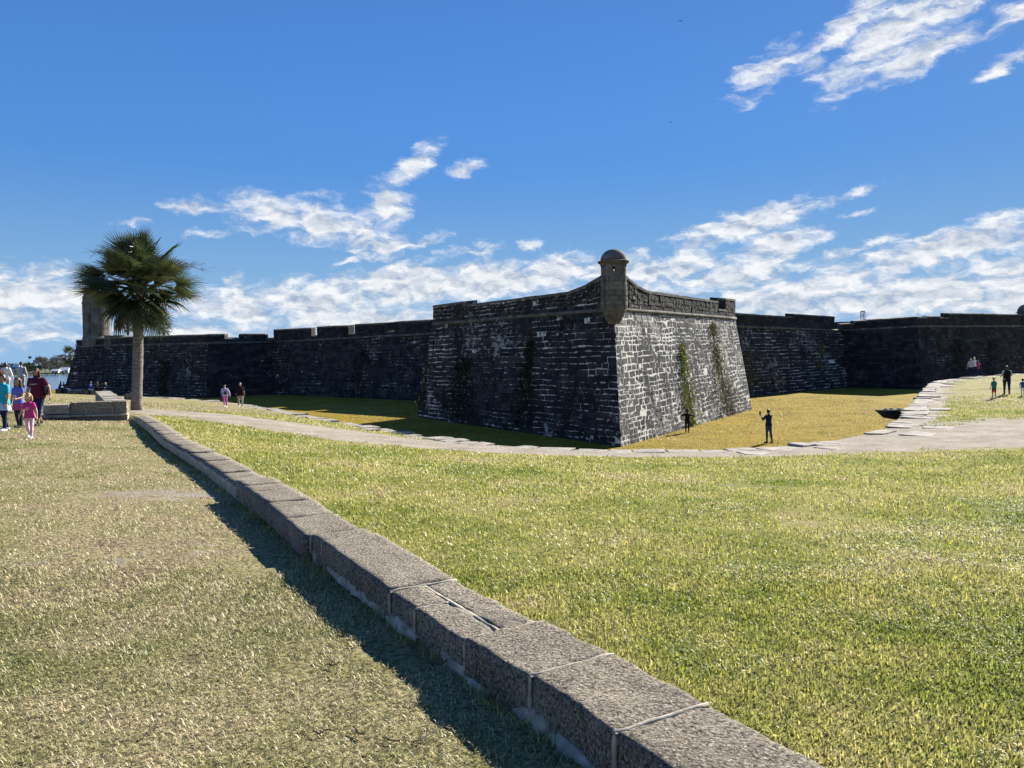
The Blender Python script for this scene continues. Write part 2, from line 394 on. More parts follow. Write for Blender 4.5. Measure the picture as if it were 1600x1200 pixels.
# ------------------------------------------------------------------ ground shape
EDGE_PX = [(230,621,-1.4),(300,625,-1.5),(345,628,-1.5),(387,632,-1.5),(420,639,-1.48),(457,646,-1.45),(490,653,-1.42),(520,660,-1.4),(570,670,-1.35),(645,682,-1.3),(720,692,-1.28),
           (800,698,-1.26),(895,703,-1.25),(1000,704,-1.25),(1100,704,-1.25),(1168,702,-1.22),(1277,693,-1.2),(1340,681,-1.15),(1388,670,-1.1),(1409,648,-1.0),(1432,622,-.87),(1444,607,-.8),(1462,594,-.6)]
EDGE = [at_z(*e) for e in EDGE_PX]
EDGE = [Vector((-95,86,-1.2)), Vector((-62,80,-1.0)), Vector((-46,77,-1.2))] + EDGE + [Vector((62,83,-.45)), Vector((90,101,-.5)), Vector((112,135,-.6))]
CTRL = [(e.x,e.y,e.z) for e in EDGE]
CTRL += [(-2,-8,0),(5,-8,.0),(-6,2,0),(-1,2,0),(-3,6,0),(-6,11,0),(-9,16,0),(-12,22,0),(-14,29,0),(-20,14,0),(-25,30,0),(-22,40,-.05),(-36,60,-.35),(-30,52,-.35),(-48,62,-.5),(-50,30,-.1),(-80,60,-.8),(-30,0,0),
         (1,2.2,.02),(3,2.2,.0),(6,3,-.05),(3,7,-.16),(8,7,-.32),(0,10,-.28),(-4,14,-.2),(5,14,-.66),(12,12,-.7),(0,18,-.85),(-7,22,-.5),(9,19,-1.02),(16,18,-1.0),(20,10,-.75),(30,15,-.9),(40,30,-.9),(60,45,-.8),(14,24.5,-1.1),(17,25.7,-1.0),
         (28.9,45,-.77),(27,43.7,-.9),(43,73,-.42),(55,70,-.4),(80,75,-.4),(40,-5,-.6),(110,80,-.4),(-11,31,-.2),(-14.5,40,-.75),(-20,57,-1.5)]
CTRL = np.array(CTRL)
def _tps_fit(P, lam=.4):
    n = len(P); d = np.hypot(P[:,None,0]-P[None,:,0], P[:,None,1]-P[None,:,1])
    K = np.where(d > 0, d*d*np.log(d+1e-9), 0)*.01 + lam*np.eye(n)
    A = np.zeros((n+3, n+3)); A[:n,:n] = K; A[:n,n] = 1; A[:n,n+1:] = P[:,:2]; A[n,:n] = 1; A[n+1:,:n] = P[:,:2].T
    return np.linalg.solve(A, np.r_[P[:,2], 0, 0, 0])
_W = _tps_fit(CTRL)
def gz(x, y):
    x = np.atleast_1d(np.asarray(x, float)); y = np.atleast_1d(np.asarray(y, float)); out = np.empty_like(x)
    for i in range(0, len(x), 20000):
        a, b = x[i:i+20000], y[i:i+20000]
        d = np.hypot(a[:,None]-CTRL[None,:,0], b[:,None]-CTRL[None,:,1])
        out[i:i+20000] = (np.where(d > 0, d*d*np.log(d+1e-9), 0)*.01) @ _W[:len(CTRL)] + _W[-3] + a*_W[-2] + b*_W[-1]
    return np.clip(out, -1.7, .12)
def gz1(x, y): return float(gz([x], [y])[0])
def on_ground(px, py):
    d = ray(px, py); lo = None
    for i in range(600):
        y = 1.6*1.0075**i; p = EYE + d*(y/d.y)
        if p.z <= gz1(p.x, p.y): return Vector((p.x, p.y, gz1(p.x, p.y)))
    return p
def mz(x, y): return -3.05 + np.clip((np.asarray(y)-41)*.0145, -.1, .9)     # moat floor
def in_moat(px, py):
    d = ray(px, py); Y = 40.
    for i in range(20):
        p = EYE + d*(Y/d.y); z = float(mz(p.x, p.y)); Y = d.y*(z-EYE.z)/d.z
    return EYE + d*(Y/d.y)
def resample(P, step):
    P = [Vector(p) for p in P]; out = [P[0].copy()]; acc = 0
    for a, b in zip(P, P[1:]):
        L = (b-a).length; s = step-acc
        while s <= L: out.append(a.lerp(b, s/L)); s += step
        acc = (acc+L) % step
    return out
def smooth_line(P, n=2):
    for _ in range(n):
        Q = [P[0]]
        for a, b in zip(P, P[1:]): Q += [a*.75+b*.25, a*.25+b*.75]
        P = Q+[P[-1]]
    return P
EDGE_S = smooth_line([Vector(e) for e in EDGE], 2)
def seg_dist(x, y, line):
    best = np.full(np.shape(x), 1e9)
    for a, b in zip(line, line[1:]):
        dx, dy = b[0]-a[0], b[1]-a[1]; L = dx*dx+dy*dy
        t = np.clip(((x-a[0])*dx+(y-a[1])*dy)/L, 0, 1)
        best = np.minimum(best, np.hypot(x-a[0]-t*dx, y-a[1]-t*dy))
    return best
def inside(x, y, poly):
    x = np.asarray(x); r = np.zeros(x.shape, bool); n = len(poly)
    for i in range(n):
        (x0,y0), (x1,y1) = poly[i][:2], poly[(i+1) % n][:2]
        if y0 == y1: continue
        r ^= ((y0 > y) != (y1 > y)) & (x < (x1-x0)*(y-y0)/(y1-y0)+x0)
    return r
MOATP = [(p.x,p.y) for p in EDGE_S] + [(112,240),(-95,240)]

# low coping wall: its upper edge on the photographer's side, from near to far
WALL_PX = [(961,1145,.22),(829,1056,.21),(727,997,.20),(609,926,.17),(486,840,.145),(428,794,.13),(372,757,.12),(314,718,.105),(276,696,.10),(251,682,.09),(231,664,.08),(204,647,.07)]
WL = [at_z(*p) for p in WALL_PX]
d0 = (WL[0]-WL[1]).normalized(); d0.z = 0
WL = [WL[0]+d0*2.6+Vector((0.1,0,.02)), WL[0]+d0*1.4+Vector((.03,0,.01))] + WL
WALL_W = .49
WLINE = [(p.x,p.y) for p in WL]
def left_of_wall(x, y):
    ys = np.array([p[1] for p in WLINE]); xs = np.array([p[0] for p in WLINE]); o = np.argsort(ys)
    return np.asarray(x) < np.interp(y, ys[o], xs[o])
# trodden sand: (pixel x, pixel y, half width in metres)
PATH_A = [(222,641,1.0),(262,645,1.2),(330,650,1.4),(400,659,1.6),(500,673,1.8),(600,688,1.7),(750,701,1.3),(1000,709,1.0),(1200,707,1.1),(1340,696,1.7),(1450,684,2.6),(1600,676,3.2),(1720,668,3.4)]
PATH_B = [(1330,688,.9),(1392,672,.9),(1418,650,.9),(1440,626,.9),(1460,603,.8)]
def path_pts(P):
    return [(*on_ground(px,py)[:2], hw) for px, py, hw in P]
PATHS = [path_pts(PATH_A), path_pts(PATH_B)]
BARE = [(*on_ground(px, py)[:2], rx, ry, v) for px, py, rx, ry, v in ((245,774,1.2,.6,.56),(95,880,.9,.5,.44),(330,860,.9,.5,.44),(60,1010,.5,.3,.44),(1180,760,1.6,.8,.42))]
def sandiness(x, y):
    s = np.zeros(np.shape(x))
    for P in PATHS:
        for a, b in zip(P, P[1:]):
            dx, dy = b[0]-a[0], b[1]-a[1]; t = np.clip(((x-a[0])*dx+(y-a[1])*dy)/(dx*dx+dy*dy), 0, 1)
            d = np.hypot(x-a[0]-t*dx, y-a[1]-t*dy); hw = a[2]+(b[2]-a[2])*t
            s = np.maximum(s, np.clip(1.25-.55*d/hw, 0, 1))
    for px, py, rx, ry, v in BARE:
        s = np.maximum(s, v*np.clip(1.6-np.hypot((x-px)/rx, (y-py)/ry), 0, 1))
    e = seg_dist(x, y, [(p.x,p.y) for p in EDGE_S[::3]])
    return np.maximum(s, np.clip(1.0-.5*e/.7, 0, 1))
def dryness(x, y):
    lw = left_of_wall(x, y); far = np.clip((np.asarray(y)-26)/6, 0, 1)
    d = np.where(lw, 1.0-.25*far, 0.0)
    right_bank = np.clip((np.asarray(x)-14)/10, 0, 1)*np.clip((np.asarray(y)-16)/12, 0, 1)*.5
    return np.maximum(d, right_bank)

def build_sheet(name, pts, mat, zf, poly_keep, attrs=None, cons=None):
    V2 = [Vector((float(x), float(y))) for x, y in pts]
    v, e, f, *_ = delaunay_2d_cdt(V2, cons or [], [], 0, 1e-4)
    P = np.array([(a.x, a.y) for a in v]); F = np.array([list(t) for t in f])
    c = P[F].mean(1); keep = poly_keep(c[:,0], c[:,1]); F = F[keep]
    z = zf(P[:,0], P[:,1])
    o = mesh(name, np.c_[P, z], F.tolist(), mat, smooth=True)
    for k, fn in (attrs or {}).items():
        at_ = o.data.attributes.new(k, 'FLOAT', 'POINT'); at_.data.foreach_set('value', fn(P[:,0], P[:,1]).astype(np.float32))
    return o
# vertices: fan of rows in front of the camera, coarse beyond
pts = []
Y = 1.2
while Y < 92:
    step = max(.22, Y*.035); nx = int(2*(Y*.82+2)/step)
    for i in range(nx+1):
        x = -(Y*.82+2) + 2*(Y*.82+2)*i/nx
        pts.append((x+random.uniform(-.2,.2)*step, Y+random.uniform(-.2,.2)*step))
    Y += step
for gx in range(-110, 131, 10):
    for gy in list(range(-40, 96, 8)):
        if not (0 < gy < 92 and abs(gx) < gy*.82+2): pts.append((gx+.01*gy, gy))
pts = np.array(pts)
edge_xy = [(p.x,p.y) for p in EDGE_S]
pts = pts[(seg_dist(pts[:,0], pts[:,1], edge_xy) > .25) & ~inside(pts[:,0], pts[:,1], MOATP)]
n0 = len(pts); allp = list(map(tuple, pts)) + edge_xy
cons = [(n0+i, n0+i+1) for i in range(len(edge_xy)-1)]
ground = build_sheet('ground', allp, M_GROUND, gz, lambda x, y: ~inside(x, y, MOATP), {'sand': sandiness, 'dry': dryness}, cons)
tag(ground, kind='structure')
# outer slope of the ground towards the bay, so the sheet has an end with depth
mb = MB()
for a, b in zip([(-110,-40),(-110,92)], [(-110,92),(-95,90)]):
    mb.add([(a[0],a[1],-1.2),(b[0],b[1],-1.2),(b[0]-6,b[1]+4,-6),(a[0]-6,a[1]+4,-6)], [(0,1,2,3)])
tag(mb.build('bank', M_GROUND), kind='structure')

mp = [(x, y) for x in np.arange(-74, 100, 4.) for y in np.arange(20, 150, 4.) if inside(np.array([x]), np.array([y]), MOATP)[0]]
mp += [(p.x, p.y) for p in EDGE_S if p.x > -75]
moat = build_sheet('moat_floor', mp, M_MOAT, lambda x, y: mz(x, y), lambda x, y: inside(x, y, MOATP))
tag(moat, kind='structure')
sea = mesh('water', [(-6000,-600,-4.8),(6000,-600,-4.8),(6000,7000,-4.8),(-6000,7000,-4.8)], [(0,1,2,3)], M_WATER); tag(sea, kind='structure')
mb = MB()     # sea wall that closes the moat towards the bay
mb.box((-76,80,-6),(-75,150,-2.2))
tag(mb.build('sea_wall', M_CAP), 'long low dark sea wall closing the moat towards the bay', 'wall')

# ------------------------------------------------------------------ counterscarp with its edge slabs
cs = empty('moat_edge_wall', (4, 25, -1.3), 'low pale stone retaining wall with uneven slabs along the moat edge', 'wall')
ES = resample(EDGE_S, .35)
vs = []; fs = []
for p in ES:
    z = gz1(p.x, p.y); vs += [(p.x,p.y,z-.02),(p.x,p.y,float(mz(p.x,p.y))-.1)]
fs = [(2*i,2*i+1,2*i+3,2*i+2) for i in range(len(ES)-1)]
mesh('wall_face', vs, fs, M_SLAB, cs)
def slab_bm(length, width, thick, seed):
    r = random.Random(seed); n = 12; pts = []
    for k in range(n):
        a = 2*PI*(k+.5+r.uniform(-.12,.12))/n; c, s_ = math.cos(a), math.sin(a)
        e = 1/ max(abs(c), abs(s_))
        pts.append((c*e*length/2*r.uniform(.90,1.02), s_*e*width/2*r.uniform(.82,1.08)))
    mbx = MB(); base = [(x,y,-.05) for x,y in pts]; mid = [(x*1.0,y*1.0,thick*.75) for x,y in pts]; top = [(x*.93,y*.90,thick*r.uniform(.9,1.1)) for x,y in pts]
    mbx.add(base+mid+top, [(i,(i+1)%n,n+(i+1)%n,n+i) for i in range(n)] + [(n+i,n+(i+1)%n,2*n+(i+1)%n,2*n+i) for i in range(n)] + [tuple(range(2*n,3*n))])
    return mbx
SLABS = []
for k in range(10):
    m_ = slab_bm(1, 1, 1, k); me = bpy.data.meshes.new('slab'); me.from_pydata(m_.v, [], m_.f); me.materials.append(M_SLAB); SLABS.append(me)
acc = 0; i = 0; count = 0
while i < len(ES)-4:
    p = ES[i]
    if p.y > 90 or abs(p.x) > p.y*.75: i += 3; continue
    L = random.uniform(.7, 1.7) if p.y < 50 else random.uniform(1.3, 2.6)
    q = ES[min(i+max(2,int(L/.35)), len(ES)-1)]; mid = (p+q)/2; dv = (q-p); nrm = Vector((dv.y,-dv.x,0)).normalized()     # towards the ground side
    if random.random() < .9 and count < 300:
        for row in range(2 if random.random() < .3 else 1):
            W_ = random.uniform(.7,1.25); c = mid + nrm*(W_*.42 + row*random.uniform(.95,1.2) + random.uniform(-.12,.1))
            o = bpy.data.objects.new('slab', random.choice(SLABS)); link(o, cs, (c.x, c.y, gz1(c.x,c.y)+random.uniform(-.02,.0)))
            o.scale = (dv.length*random.uniform(.93,1.0), W_, random.choice((.025,.03,.04,.05,.09))*(1 if row == 0 else .6))
            o.rotation_euler = (random.uniform(-.03,.03), random.uniform(-.03,.03), math.atan2(dv.y, dv.x)+random.uniform(-.05,.05)); count += 1
    i += max(2, int(L/.35))
dk = at_z(1409, 641, -1.08)
# ------------------------------------------------------------------ the fort
FORT = empty('stone_fort', (0, 75, -2.8), 'vast blackened coquina fort with battered walls and corner bastions beyond the moat', 'fort')
BASE = [(-36,126),(-63.8,109.2),(-36.3,91),(-30.3,97),(1.6,71.2),(-7.6,61),(5.8,41),(20,64),(14.3,70.2),(41,94),(47,88),(72.5,105),(45,122)]
BASE = [Vector((x,y)) for x,y in BASE]
def inset(P, d):
    out = []
    for i, p in enumerate(P):
        a = (p-P[i-1]).normalized() if i > 0 else (P[1]-P[0]).normalized()
        b = (P[i+1]-p).normalized() if i < len(P)-1 else a
        na, nb = Vector((-a.y,a.x)), Vector((-b.y,b.x))
        m = (na+nb); m = m/m.length; out.append(p + m*(d/max(.25, m.dot(na))))
    return out
BAT = 1.15
TOP = inset(BASE, BAT)
ZB = lambda p: float(mz(p.x, p.y))-.15
ZC = {0:4.4,1:4.5,2:4.2,3:4.4,4:4.6,5:4.6,6:4.45,7:4.85,8:4.85,9:4.75,10:4.9,11:5.3,12:5.3}     # cordon height at every corner
def wpt(i, s, t):
    """point of wall i (corner i to i+1): s along, t from base to cordon"""
    b0, b1, t0, t1 = BASE[i], BASE[i+1], TOP[i], TOP[i+1]
    b = b0.lerp(b1, s); tt = t0.lerp(t1, s); xy = b.lerp(tt, t)
    zb = ZB(b0)*(1-s)+ZB(b1)*s; zc = ZC[i]*(1-s)+ZC[i+1]*s
    return Vector((xy.x, xy.y, zb+(zc-zb)*t))
def wnormal(i):
    a, b, c = wpt(i,0,0), wpt(i,1,0), wpt(i,.5,1); n = (b-a).cross(c-a).normalized()
    return n
def wlen(i): return (BASE[i+1]-BASE[i]).length
def stone_poly(c00, c10, c11, c01, n, h, r, ragged):
    """one irregular block: ragged outline, sides, slightly smaller face standing proud by h"""
    def side(a, b):
        return [a, a.lerp(b, r.uniform(.35,.65)) + (b-a).cross(n).normalized()*r.uniform(-ragged, ragged)]
    ring = side(c00,c10)+side(c10,c11)+side(c11,c01)+side(c01,c00); m = len(ring)
    ring = [p + Vector((r.uniform(-1,1),r.uniform(-1,1),r.uniform(-1,1)))*ragged*.6 for p in ring]
    c = sum(ring, Vector())/m; k = .90
    face = [c+(p-c)*r.uniform(k-.03,k+.05)+n*h*r.uniform(.75,1.2) for p in ring]
    vs = [p-n*.06 for p in ring]+[c+(p-c)*1.0+n*h*.45 for p in ring]+face
    fs = [(j,(j+1)%m,m+(j+1)%m,m+j) for j in range(m)]+[(m+j,m+(j+1)%m,2*m+(j+1)%m,2*m+j) for j in range(m)]+[tuple(range(2*m,3*m))]
    return vs, fs
STONES = {}         # section -> list of (apparent size, verts, faces, tone, pale)
def lay_stones(sec, quad, n, L, H, h_rng, l_rng, gap, proud, r, pale=0., ledge=None, tonef=None, gapx=1.):
    """quad(s,t)->point, both 0..1; L, H in metres"""
    z = 0; out = STONES.setdefault(sec, [])
    while z < H-.05:
        h = r.uniform(*h_rng)
        if H-z-h < h_rng[0]*.7: h = H-z
        x = -r.uniform(0, .4)
        tall = r.random() < .25
        while x < L:
            l = r.uniform(*l_rng)*(.55 if tall else 1)
            if r.random() < .12: l *= 1.6
            x0, x1 = max(0, x), min(L, x+l); x += l
            if L-x < .25: x1 = L; x = L+1
            if x1-x0 < .16: continue
            cx_, cz_ = (x0+x1)/2, z+h/2
            nz = fnoise(cx_+37*(hash(sec) % 7 if False else 1), cz_, .33, 3)
            g = gap*(.35+1.5*max(0, nz-.3)) *r.uniform(.6,1.4)
            if r.random() < .006 + max(0, nz-.62)*.3: continue                  # lost block, mortar fill shows
            jz = [r.uniform(-.02,.02) for _ in range(2)]
            zz = z + .035*math.sin(x0*.7+z)+.03*math.sin(x0*1.9+z*2.3) if 0 < z else z
            t0, t1 = (zz+g)/H, min((zz+h-g)/H, 1.0)
            if ledge and abs(z-ledge) < h*.5: t0 += .045/H
            gx = g*gapx; a, b = (x0+gx)/L, (x1-gx)/L
            if b-a <= 0 or t1-t0 <= 0: continue
            q = [quad(a,t0+jz[0]/H*.5), quad(b,t0+jz[1]/H*.5), quad(b,t1), quad(a,t1)]
            c = sum(q, Vector())/4; view = (EYE-c); D = view.length
            size = max(0, n.dot(view/D))*(x1-x0)*h/D/D
            vs, fs = stone_poly(*q, n, proud*r.uniform(.4,1.4), r, min(.022, h*.07))
            tone = r.random()**2.2*.55 + (tonef(a, t0) if tonef else 0)
            out.append((size, vs, fs, tone, pale))
        z += h
def set_attr(o, name, vals):
    a = o.data.attributes.new(name, 'FLOAT', 'POINT'); a.data.foreach_set('value', np.asarray(vals, np.float32))
def emit_stones(sec, parent, singles):
    lst = sorted(STONES[sec], key=lambda s: -s[0])
    for k, (sz, vs, fs, tone, pale) in enumerate(lst[:singles]):
        c = sum((Vector(v) for v in vs), Vector())/len(vs)
        o = mesh('stone', vs, fs, M_STONE, parent, origin=c); set_attr(o, 'tone', [tone]*len(vs)); set_attr(o, 'pale', [pale]*len(vs))
    rest = lst[singles:]
    if rest:
        V = []; F = []; T = []; Pl = []
        for sz, vs, fs, tone, pale in rest:
            n = len(V); V += vs; F += [tuple(i+n for i in f) for f in fs]; T += [tone]*len(vs); Pl += [pale]*len(vs)
        o = mesh('stonework', V, F, M_STONE, parent); set_attr(o, 'tone', T); set_attr(o, 'pale', Pl); tag(o, kind='stuff')

PW = 1.1             # parapet thickness
PIN = inset(TOP, PW)
SECTIONS = {'left_bastion': [0,1,2], 'left_curtain': [3], 'near_bastion': [4,5,6,7], 'right_curtain': [8], 'right_bastion': [9,10,11]}
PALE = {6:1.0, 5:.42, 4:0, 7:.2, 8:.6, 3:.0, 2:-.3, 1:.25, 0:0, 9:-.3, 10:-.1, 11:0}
# parapet spans of every wall: (start, end, top at start, top at end) in metres along / metres above the cordon
SPANS = {
 0: [(0,20,1.2,1.2)], 11: [(0,30,1.3,1.3)],
 1: [(0,4.5,.8,.8),(4.5,9,.95,.95),(9,33,1.0,.98)],
 2: [(0,2.1,1.0,1.0),(2.1,3.9,.45,.45),(3.9,7.4,.98,.98),(7.4,8.6,.35,.35)],
 3: [(0,7.8,1.5,1.42),(7.8,8.95,.45,.45),(8.95,14.8,1.5,1.4),(14.8,15.95,.45,.45),(15.95,21.5,1.48,1.4),(21.5,22.65,.45,.45),(22.65,28.2,1.48,1.4),(28.2,29.3,.45,.45),(29.3,45,1.48,1.4)],
 4: [(0,20,1.2,1.2)],
 5: [(0,4.6,1.4,1.42),(4.6,17.2,1.17,1.2),(17.2,19,1.2,1.5),(19,20.4,1.5,1.9),(20.4,21.6,1.9,2.25),(21.6,23,1.3,1.3)],
 6: [(0,.8,1.3,1.3),(.8,2,2.2,1.82),(2,3.4,1.82,1.46),(3.4,5,1.46,1.22),(5,19.6,1.22,1.18),(19.6,21.6,.6,.6),(21.6,28,1.5,1.5)],
 7: [(0,10,1.3,1.3)],
 8: [(0,9,1.32,1.32),(9,14,1.36,1.36),(14,19.5,1.32,1.32),(19.5,23.2,1.3,1.28),(23.2,25.8,1.30,1.30),(25.8,36,1.62,1.62)],
 9: [(0,1.6,.75,.75),(1.6,3.2,1.0,1.0),(3.2,9,1.05,1.1)],
 10:[(0,2.4,1.02,1.02),(2.4,5,1.14,1.14),(5,7,1.02,1.02),(7,30,1.52,1.5)],
}
sec_parent = {}
r = random.Random(11)
for sec, walls in SECTIONS.items():
    nm = 'bastion' if 'bastion' in sec else 'curtain_wall'
    V = []; F = []
    for i in walls:
        ns = 24; nt = 8; o0 = len(V)
        for a in range(ns+1):
            for b in range(nt+1): V.append(wpt(i, a/ns, b/nt))
        for a in range(ns):
            for b in range(nt):
                k = o0+a*(nt+1)+b; F.append((k, k+nt+1, k+nt+2, k+1))
    core = mesh(nm, V, F, M_MORTAR, FORT); sec_parent[sec] = core
    pl = []
    for i in walls: pl += [PALE[i]]*(25*9)
    set_attr(core, 'pale', pl)
    tag(core, {'left_bastion':'bastion behind the tall palm, carrying the watchtower', 'near_bastion':'bastion with the domed sentry box, one face in sun',
               'right_bastion':'bastion at the far end beyond the golden moat', 'left_curtain':'shaded curtain wall with merlons', 'right_curtain':'curtain wall beside the sunlit face'}[sec])
    for i in walls:
        if True: print('wall', i, 'top length', (TOP[i+1]-TOP[i]).length)
        L = wlen(i); n = wnormal(i); H = (wpt(i,.5,1)-wpt(i,.5,0)).length
        near = i in (5, 6)
        if i not in (0, 11):
            lay_stones(sec, lambda s,t,i=i: wpt(i,s,t), n, L, H, {6:(.22,.44),5:(.24,.42)}.get(i,(.28,.46)), {6:(.36,.95),5:(.5,1.2)}.get(i,(.7,1.7)),
                   {6:.040,5:.030}.get(i,.028), {6:.010,5:.045}.get(i,.04), r, PALE[i], ledge=5.6 if near else None,
                   tonef=(lambda a,t: .7 if a < .09 else (.25 if t > .86 else 0)) if i == 6 else None, gapx=1.9 if i == 6 else 1.)
        # parapet blocks
        tdir = (TOP[i+1]-TOP[i]); TL = tdir.length; tdir = tdir/TL; nn = Vector((tdir.y,-tdir.x))
        for (s0, s1, h0, h1) in SPANS[i]:
            s1 = min(s1, TL)
            if s0 >= TL: continue
            def pt(s, inner, i=i, TL=TL):
                f = s/TL; p = (PIN if inner else TOP)[i].lerp((PIN if inner else TOP)[i+1], f); return p
            zc = lambda s: ZC[i]*(1-s/TL)+ZC[i+1]*s/TL
            ring = [pt(s0,False), pt(s1,False), pt(s1,True), pt(s0,True)]
            b = [Vector((*ring[0], zc(s0)-.02)), Vector((*ring[1], zc(s1)-.02)), Vector((*ring[2], zc(s1)-.6)), Vector((*ring[3], zc(s0)-.6))]
            tp = [Vector((*ring[0], zc(s0)+h0)), Vector((*ring[1], zc(s1)+h1)), Vector((*ring[2], zc(s1)+h1+.12)), Vector((*ring[3], zc(s0)+h0+.12))]
            m_ = MB(); m_.prism(b, tp); po = m_.build('merlon' if h0 > .6 and i == 3 else 'parapet', M_MORTAR if i == 5 else M_STONE, core); set_attr(po, 'pale', [.5 if i == 5 else -.2]*8); set_attr(po, 'tone', [.15]*8)
            if i not in (0, 11, 4, 7):
                nv = Vector((nn.x, nn.y, 0))
                def quad(s, t, s0=s0, s1=s1, h0=h0, h1=h1):
                    ss = s0+(s1-s0)*s; p = pt(ss, False); return Vector((p.x, p.y, zc(ss)+.1+(h0+(h1-h0)*s-.22)*t))
                lay_stones(sec, quad, nv, s1-s0, max(h0,h1)-.2, (.22,.34), (.35,.9), .022 if i == 5 else .016, .03, r, PALE[i]*.3-.1)
                # coping slabs along the top
                x = s0
                while x < s1-.05:
                    l = min(r.uniform(.9,1.8), s1-x)
                    if s1-x-l < .4: l = s1-x
                    a0, a1 = x+.012, x+l-.012; hh = lambda s: zc(s)+h0+(h1-h0)*(s-s0)/(s1-s0)
                    o_ = Vector((nn.x,nn.y,0))*.05; e = r.uniform(-.015,.02)
                    P = [Vector((*pt(a0,False),hh(a0)-.10))+o_, Vector((*pt(a1,False),hh(a1)-.10))+o_, Vector((*pt(a1,True),hh(a1)+.02)), Vector((*pt(a0,True),hh(a0)+.02))]
                    Q = [p+Vector((0,0,.16+e)) for p in P]; m2 = MB(); m2.prism(P, Q); m2.build('coping_slab', M_CAP, core)
                    x += l
    # cordon moulding
    ids = walls + [walls[-1]+1]; line = []
    for i in walls:
        for k in range(12): 
            p = TOP[i].lerp(TOP[i+1], k/12); line.append(Vector((p.x,p.y,ZC[i]*(1-k/12)+ZC[i+1]*k/12+r.uniform(-.015,.015))))
    p = TOP[ids[-1]]; line.append(Vector((p.x,p.y,ZC[ids[-1]])))
    m_ = MB(); m_.tube(line, [.13*r.uniform(.85,1.15) for _ in line], 8); m_.build('cordon', M_CAP, core, smooth=True)
for sec in SECTIONS: emit_stones(sec, sec_parent[sec], 300 if sec == 'near_bastion' else 60 if sec in ('right_curtain',) else 0)
m_ = MB(); ins = inset(TOP, PW-.05); n = len(ins)
m_.add([(p.x,p.y,ZC[i]-.35) for i, p in enumerate(ins)], [tuple(range(n))]); m_.build('terrace', M_CAP, FORT)

# ---- sentry boxes and watchtower
def block_ring(m_, c, r0, r1, z0, z1, a0, a1):
    k = 4; vs = []
    for rr, zi in ((r0,0),(r1,.015)):
        for z in (z0+zi, z1-zi):
            for j in range(k+1):
                a = a0+zi*.6/r0+(a1-a0-2*zi*.6/r0)*j/k; vs.append((c[0]+rr*math.cos(a), c[1]+rr*math.sin(a), z))
    q = k+1; fs = []
    for j in range(k): fs += [(2*q+j, 2*q+j+1, 3*q+j+1, 3*q+j), (q+j, 3*q+j, 3*q+j+1, q+j+1)[::-1], (j, j+1, 2*q+j+1, 2*q+j)[::-1]]
    fs += [(0, 2*q, 3*q, q), (k, q+k, 3*q+k, 2*q+k)]
    m_.add(vs, fs)
def sentry_box(cx_, cy_, zc0, zcorn, R, ztop, zcorb, blocks, mat=M_TOWER):
    """corbel, hollow drum with openings, cornice and dome; openings face along the line to the photographer"""
    c = (cx_, cy_); nseg = 32; face = math.atan2(EYE.y-cy_, EYE.x-cx_)+.02
    zw0, zw1 = zcorn-.50, zcorn-.22
    m_ = MB(); zs = [zc0, (zc0+zw0)/2, zw0, zw1, zcorn]
    m = len(zs); n = nseg
    def ang(k): return face + (k+.5)*2*PI/n
    hole = {(2, n-1), (2, n//2-1), (2, n//4-1), (2, 3*n//4-1)}
    vs = []; fs = []
    for rr in (R, R-.2):
        for z in zs:
            for k in range(n): vs.append((cx_+rr*math.cos(ang(k)), cy_+rr*math.sin(ang(k)), z))
    for i in range(m-1):
        for k in range(n):
            if (i, k) in hole: 
                a, b, cc, d = i*n+k, i*n+(k+1)%n, (i+1)*n+(k+1)%n, (i+1)*n+k; o = m*n
                fs += [(a,b,b+o,a+o),(b,cc,cc+o,b+o),(cc,d,d+o,cc+o),(d,a,a+o,d+o)]
                continue
            a, b, cc, d = i*n+k, i*n+(k+1)%n, (i+1)*n+(k+1)%n, (i+1)*n+k
            fs += [(a,b,cc,d), (d+m*n,cc+m*n,b+m*n,a+m*n)]
    m_.add(vs, fs)
    box = m_.build('sentry_box', mat, FORT)
    m_ = MB(); prof = []
    for k in range(5):
        f = k/4; prof.append((R*(.36+.68*f**.75), zcorb+(zc0-zcorb)*f))
    prof2 = []
    for k in range(len(prof)-1):
        prof2 += [(prof[k][0]+.035, prof[k][1]), (prof[k+1][0]-.03, prof[k][1]+(prof[k+1][1]-prof[k][1])*.72), (prof[k+1][0]-.02, prof[k+1][1]-.03)]
    prof2 += [(R*1.08, zc0), (R*1.08, zc0+.07), (R-.19, zc0+.07)]
    m_.lathe((cx_,cy_,0), prof2, 28); m_.build('corbel', M_TOWER, box, smooth=False)
    m_ = MB(); m_.lathe((cx_,cy_,0), [(R-.18,zcorn-.1),(R+.02,zcorn-.1),(R+.05,zcorn-.02),(R+.16,zcorn+.04),(R+.18,zcorn+.12),(R+.05,zcorn+.16),(R-.1,zcorn+.17)], 32); m_.build('cornice', M_CAP, box)
    m_ = MB(); dz = ztop-zcorn-.14
    m_.lathe((cx_,cy_,0), [((R+.03)*math.cos(t), zcorn+.14+dz*math.sin(t)) for t in [k*PI/2/9 for k in range(10)]], 28); m_.build('dome', M_CAP, box, smooth=True)
    if blocks:
        z = zc0+.09; j = 0
        while z < zcorn-.15:
            h = min(.27, zcorn-.1-z); nb = 8; off = (j % 2)*PI/nb
            for k in range(nb):
                a0 = face+off+k*2*PI/nb+.022; a1 = a0+2*PI/nb-.044
                hits = any(abs(((face+q*PI/2-(a0+a1)/2+PI) % (2*PI))-PI) < PI/nb+.06 for q in range(4)) and z+h > zw0-.02 and z < zw1+.02
                if hits: continue
                m2 = MB(); block_ring(m2, c, R-.01, R+.035*random.uniform(.5,1.5), z+.014, z+h-.014, a0, a1); ob = m2.build('block', mat, box)
            z += h; j += 1
    return box
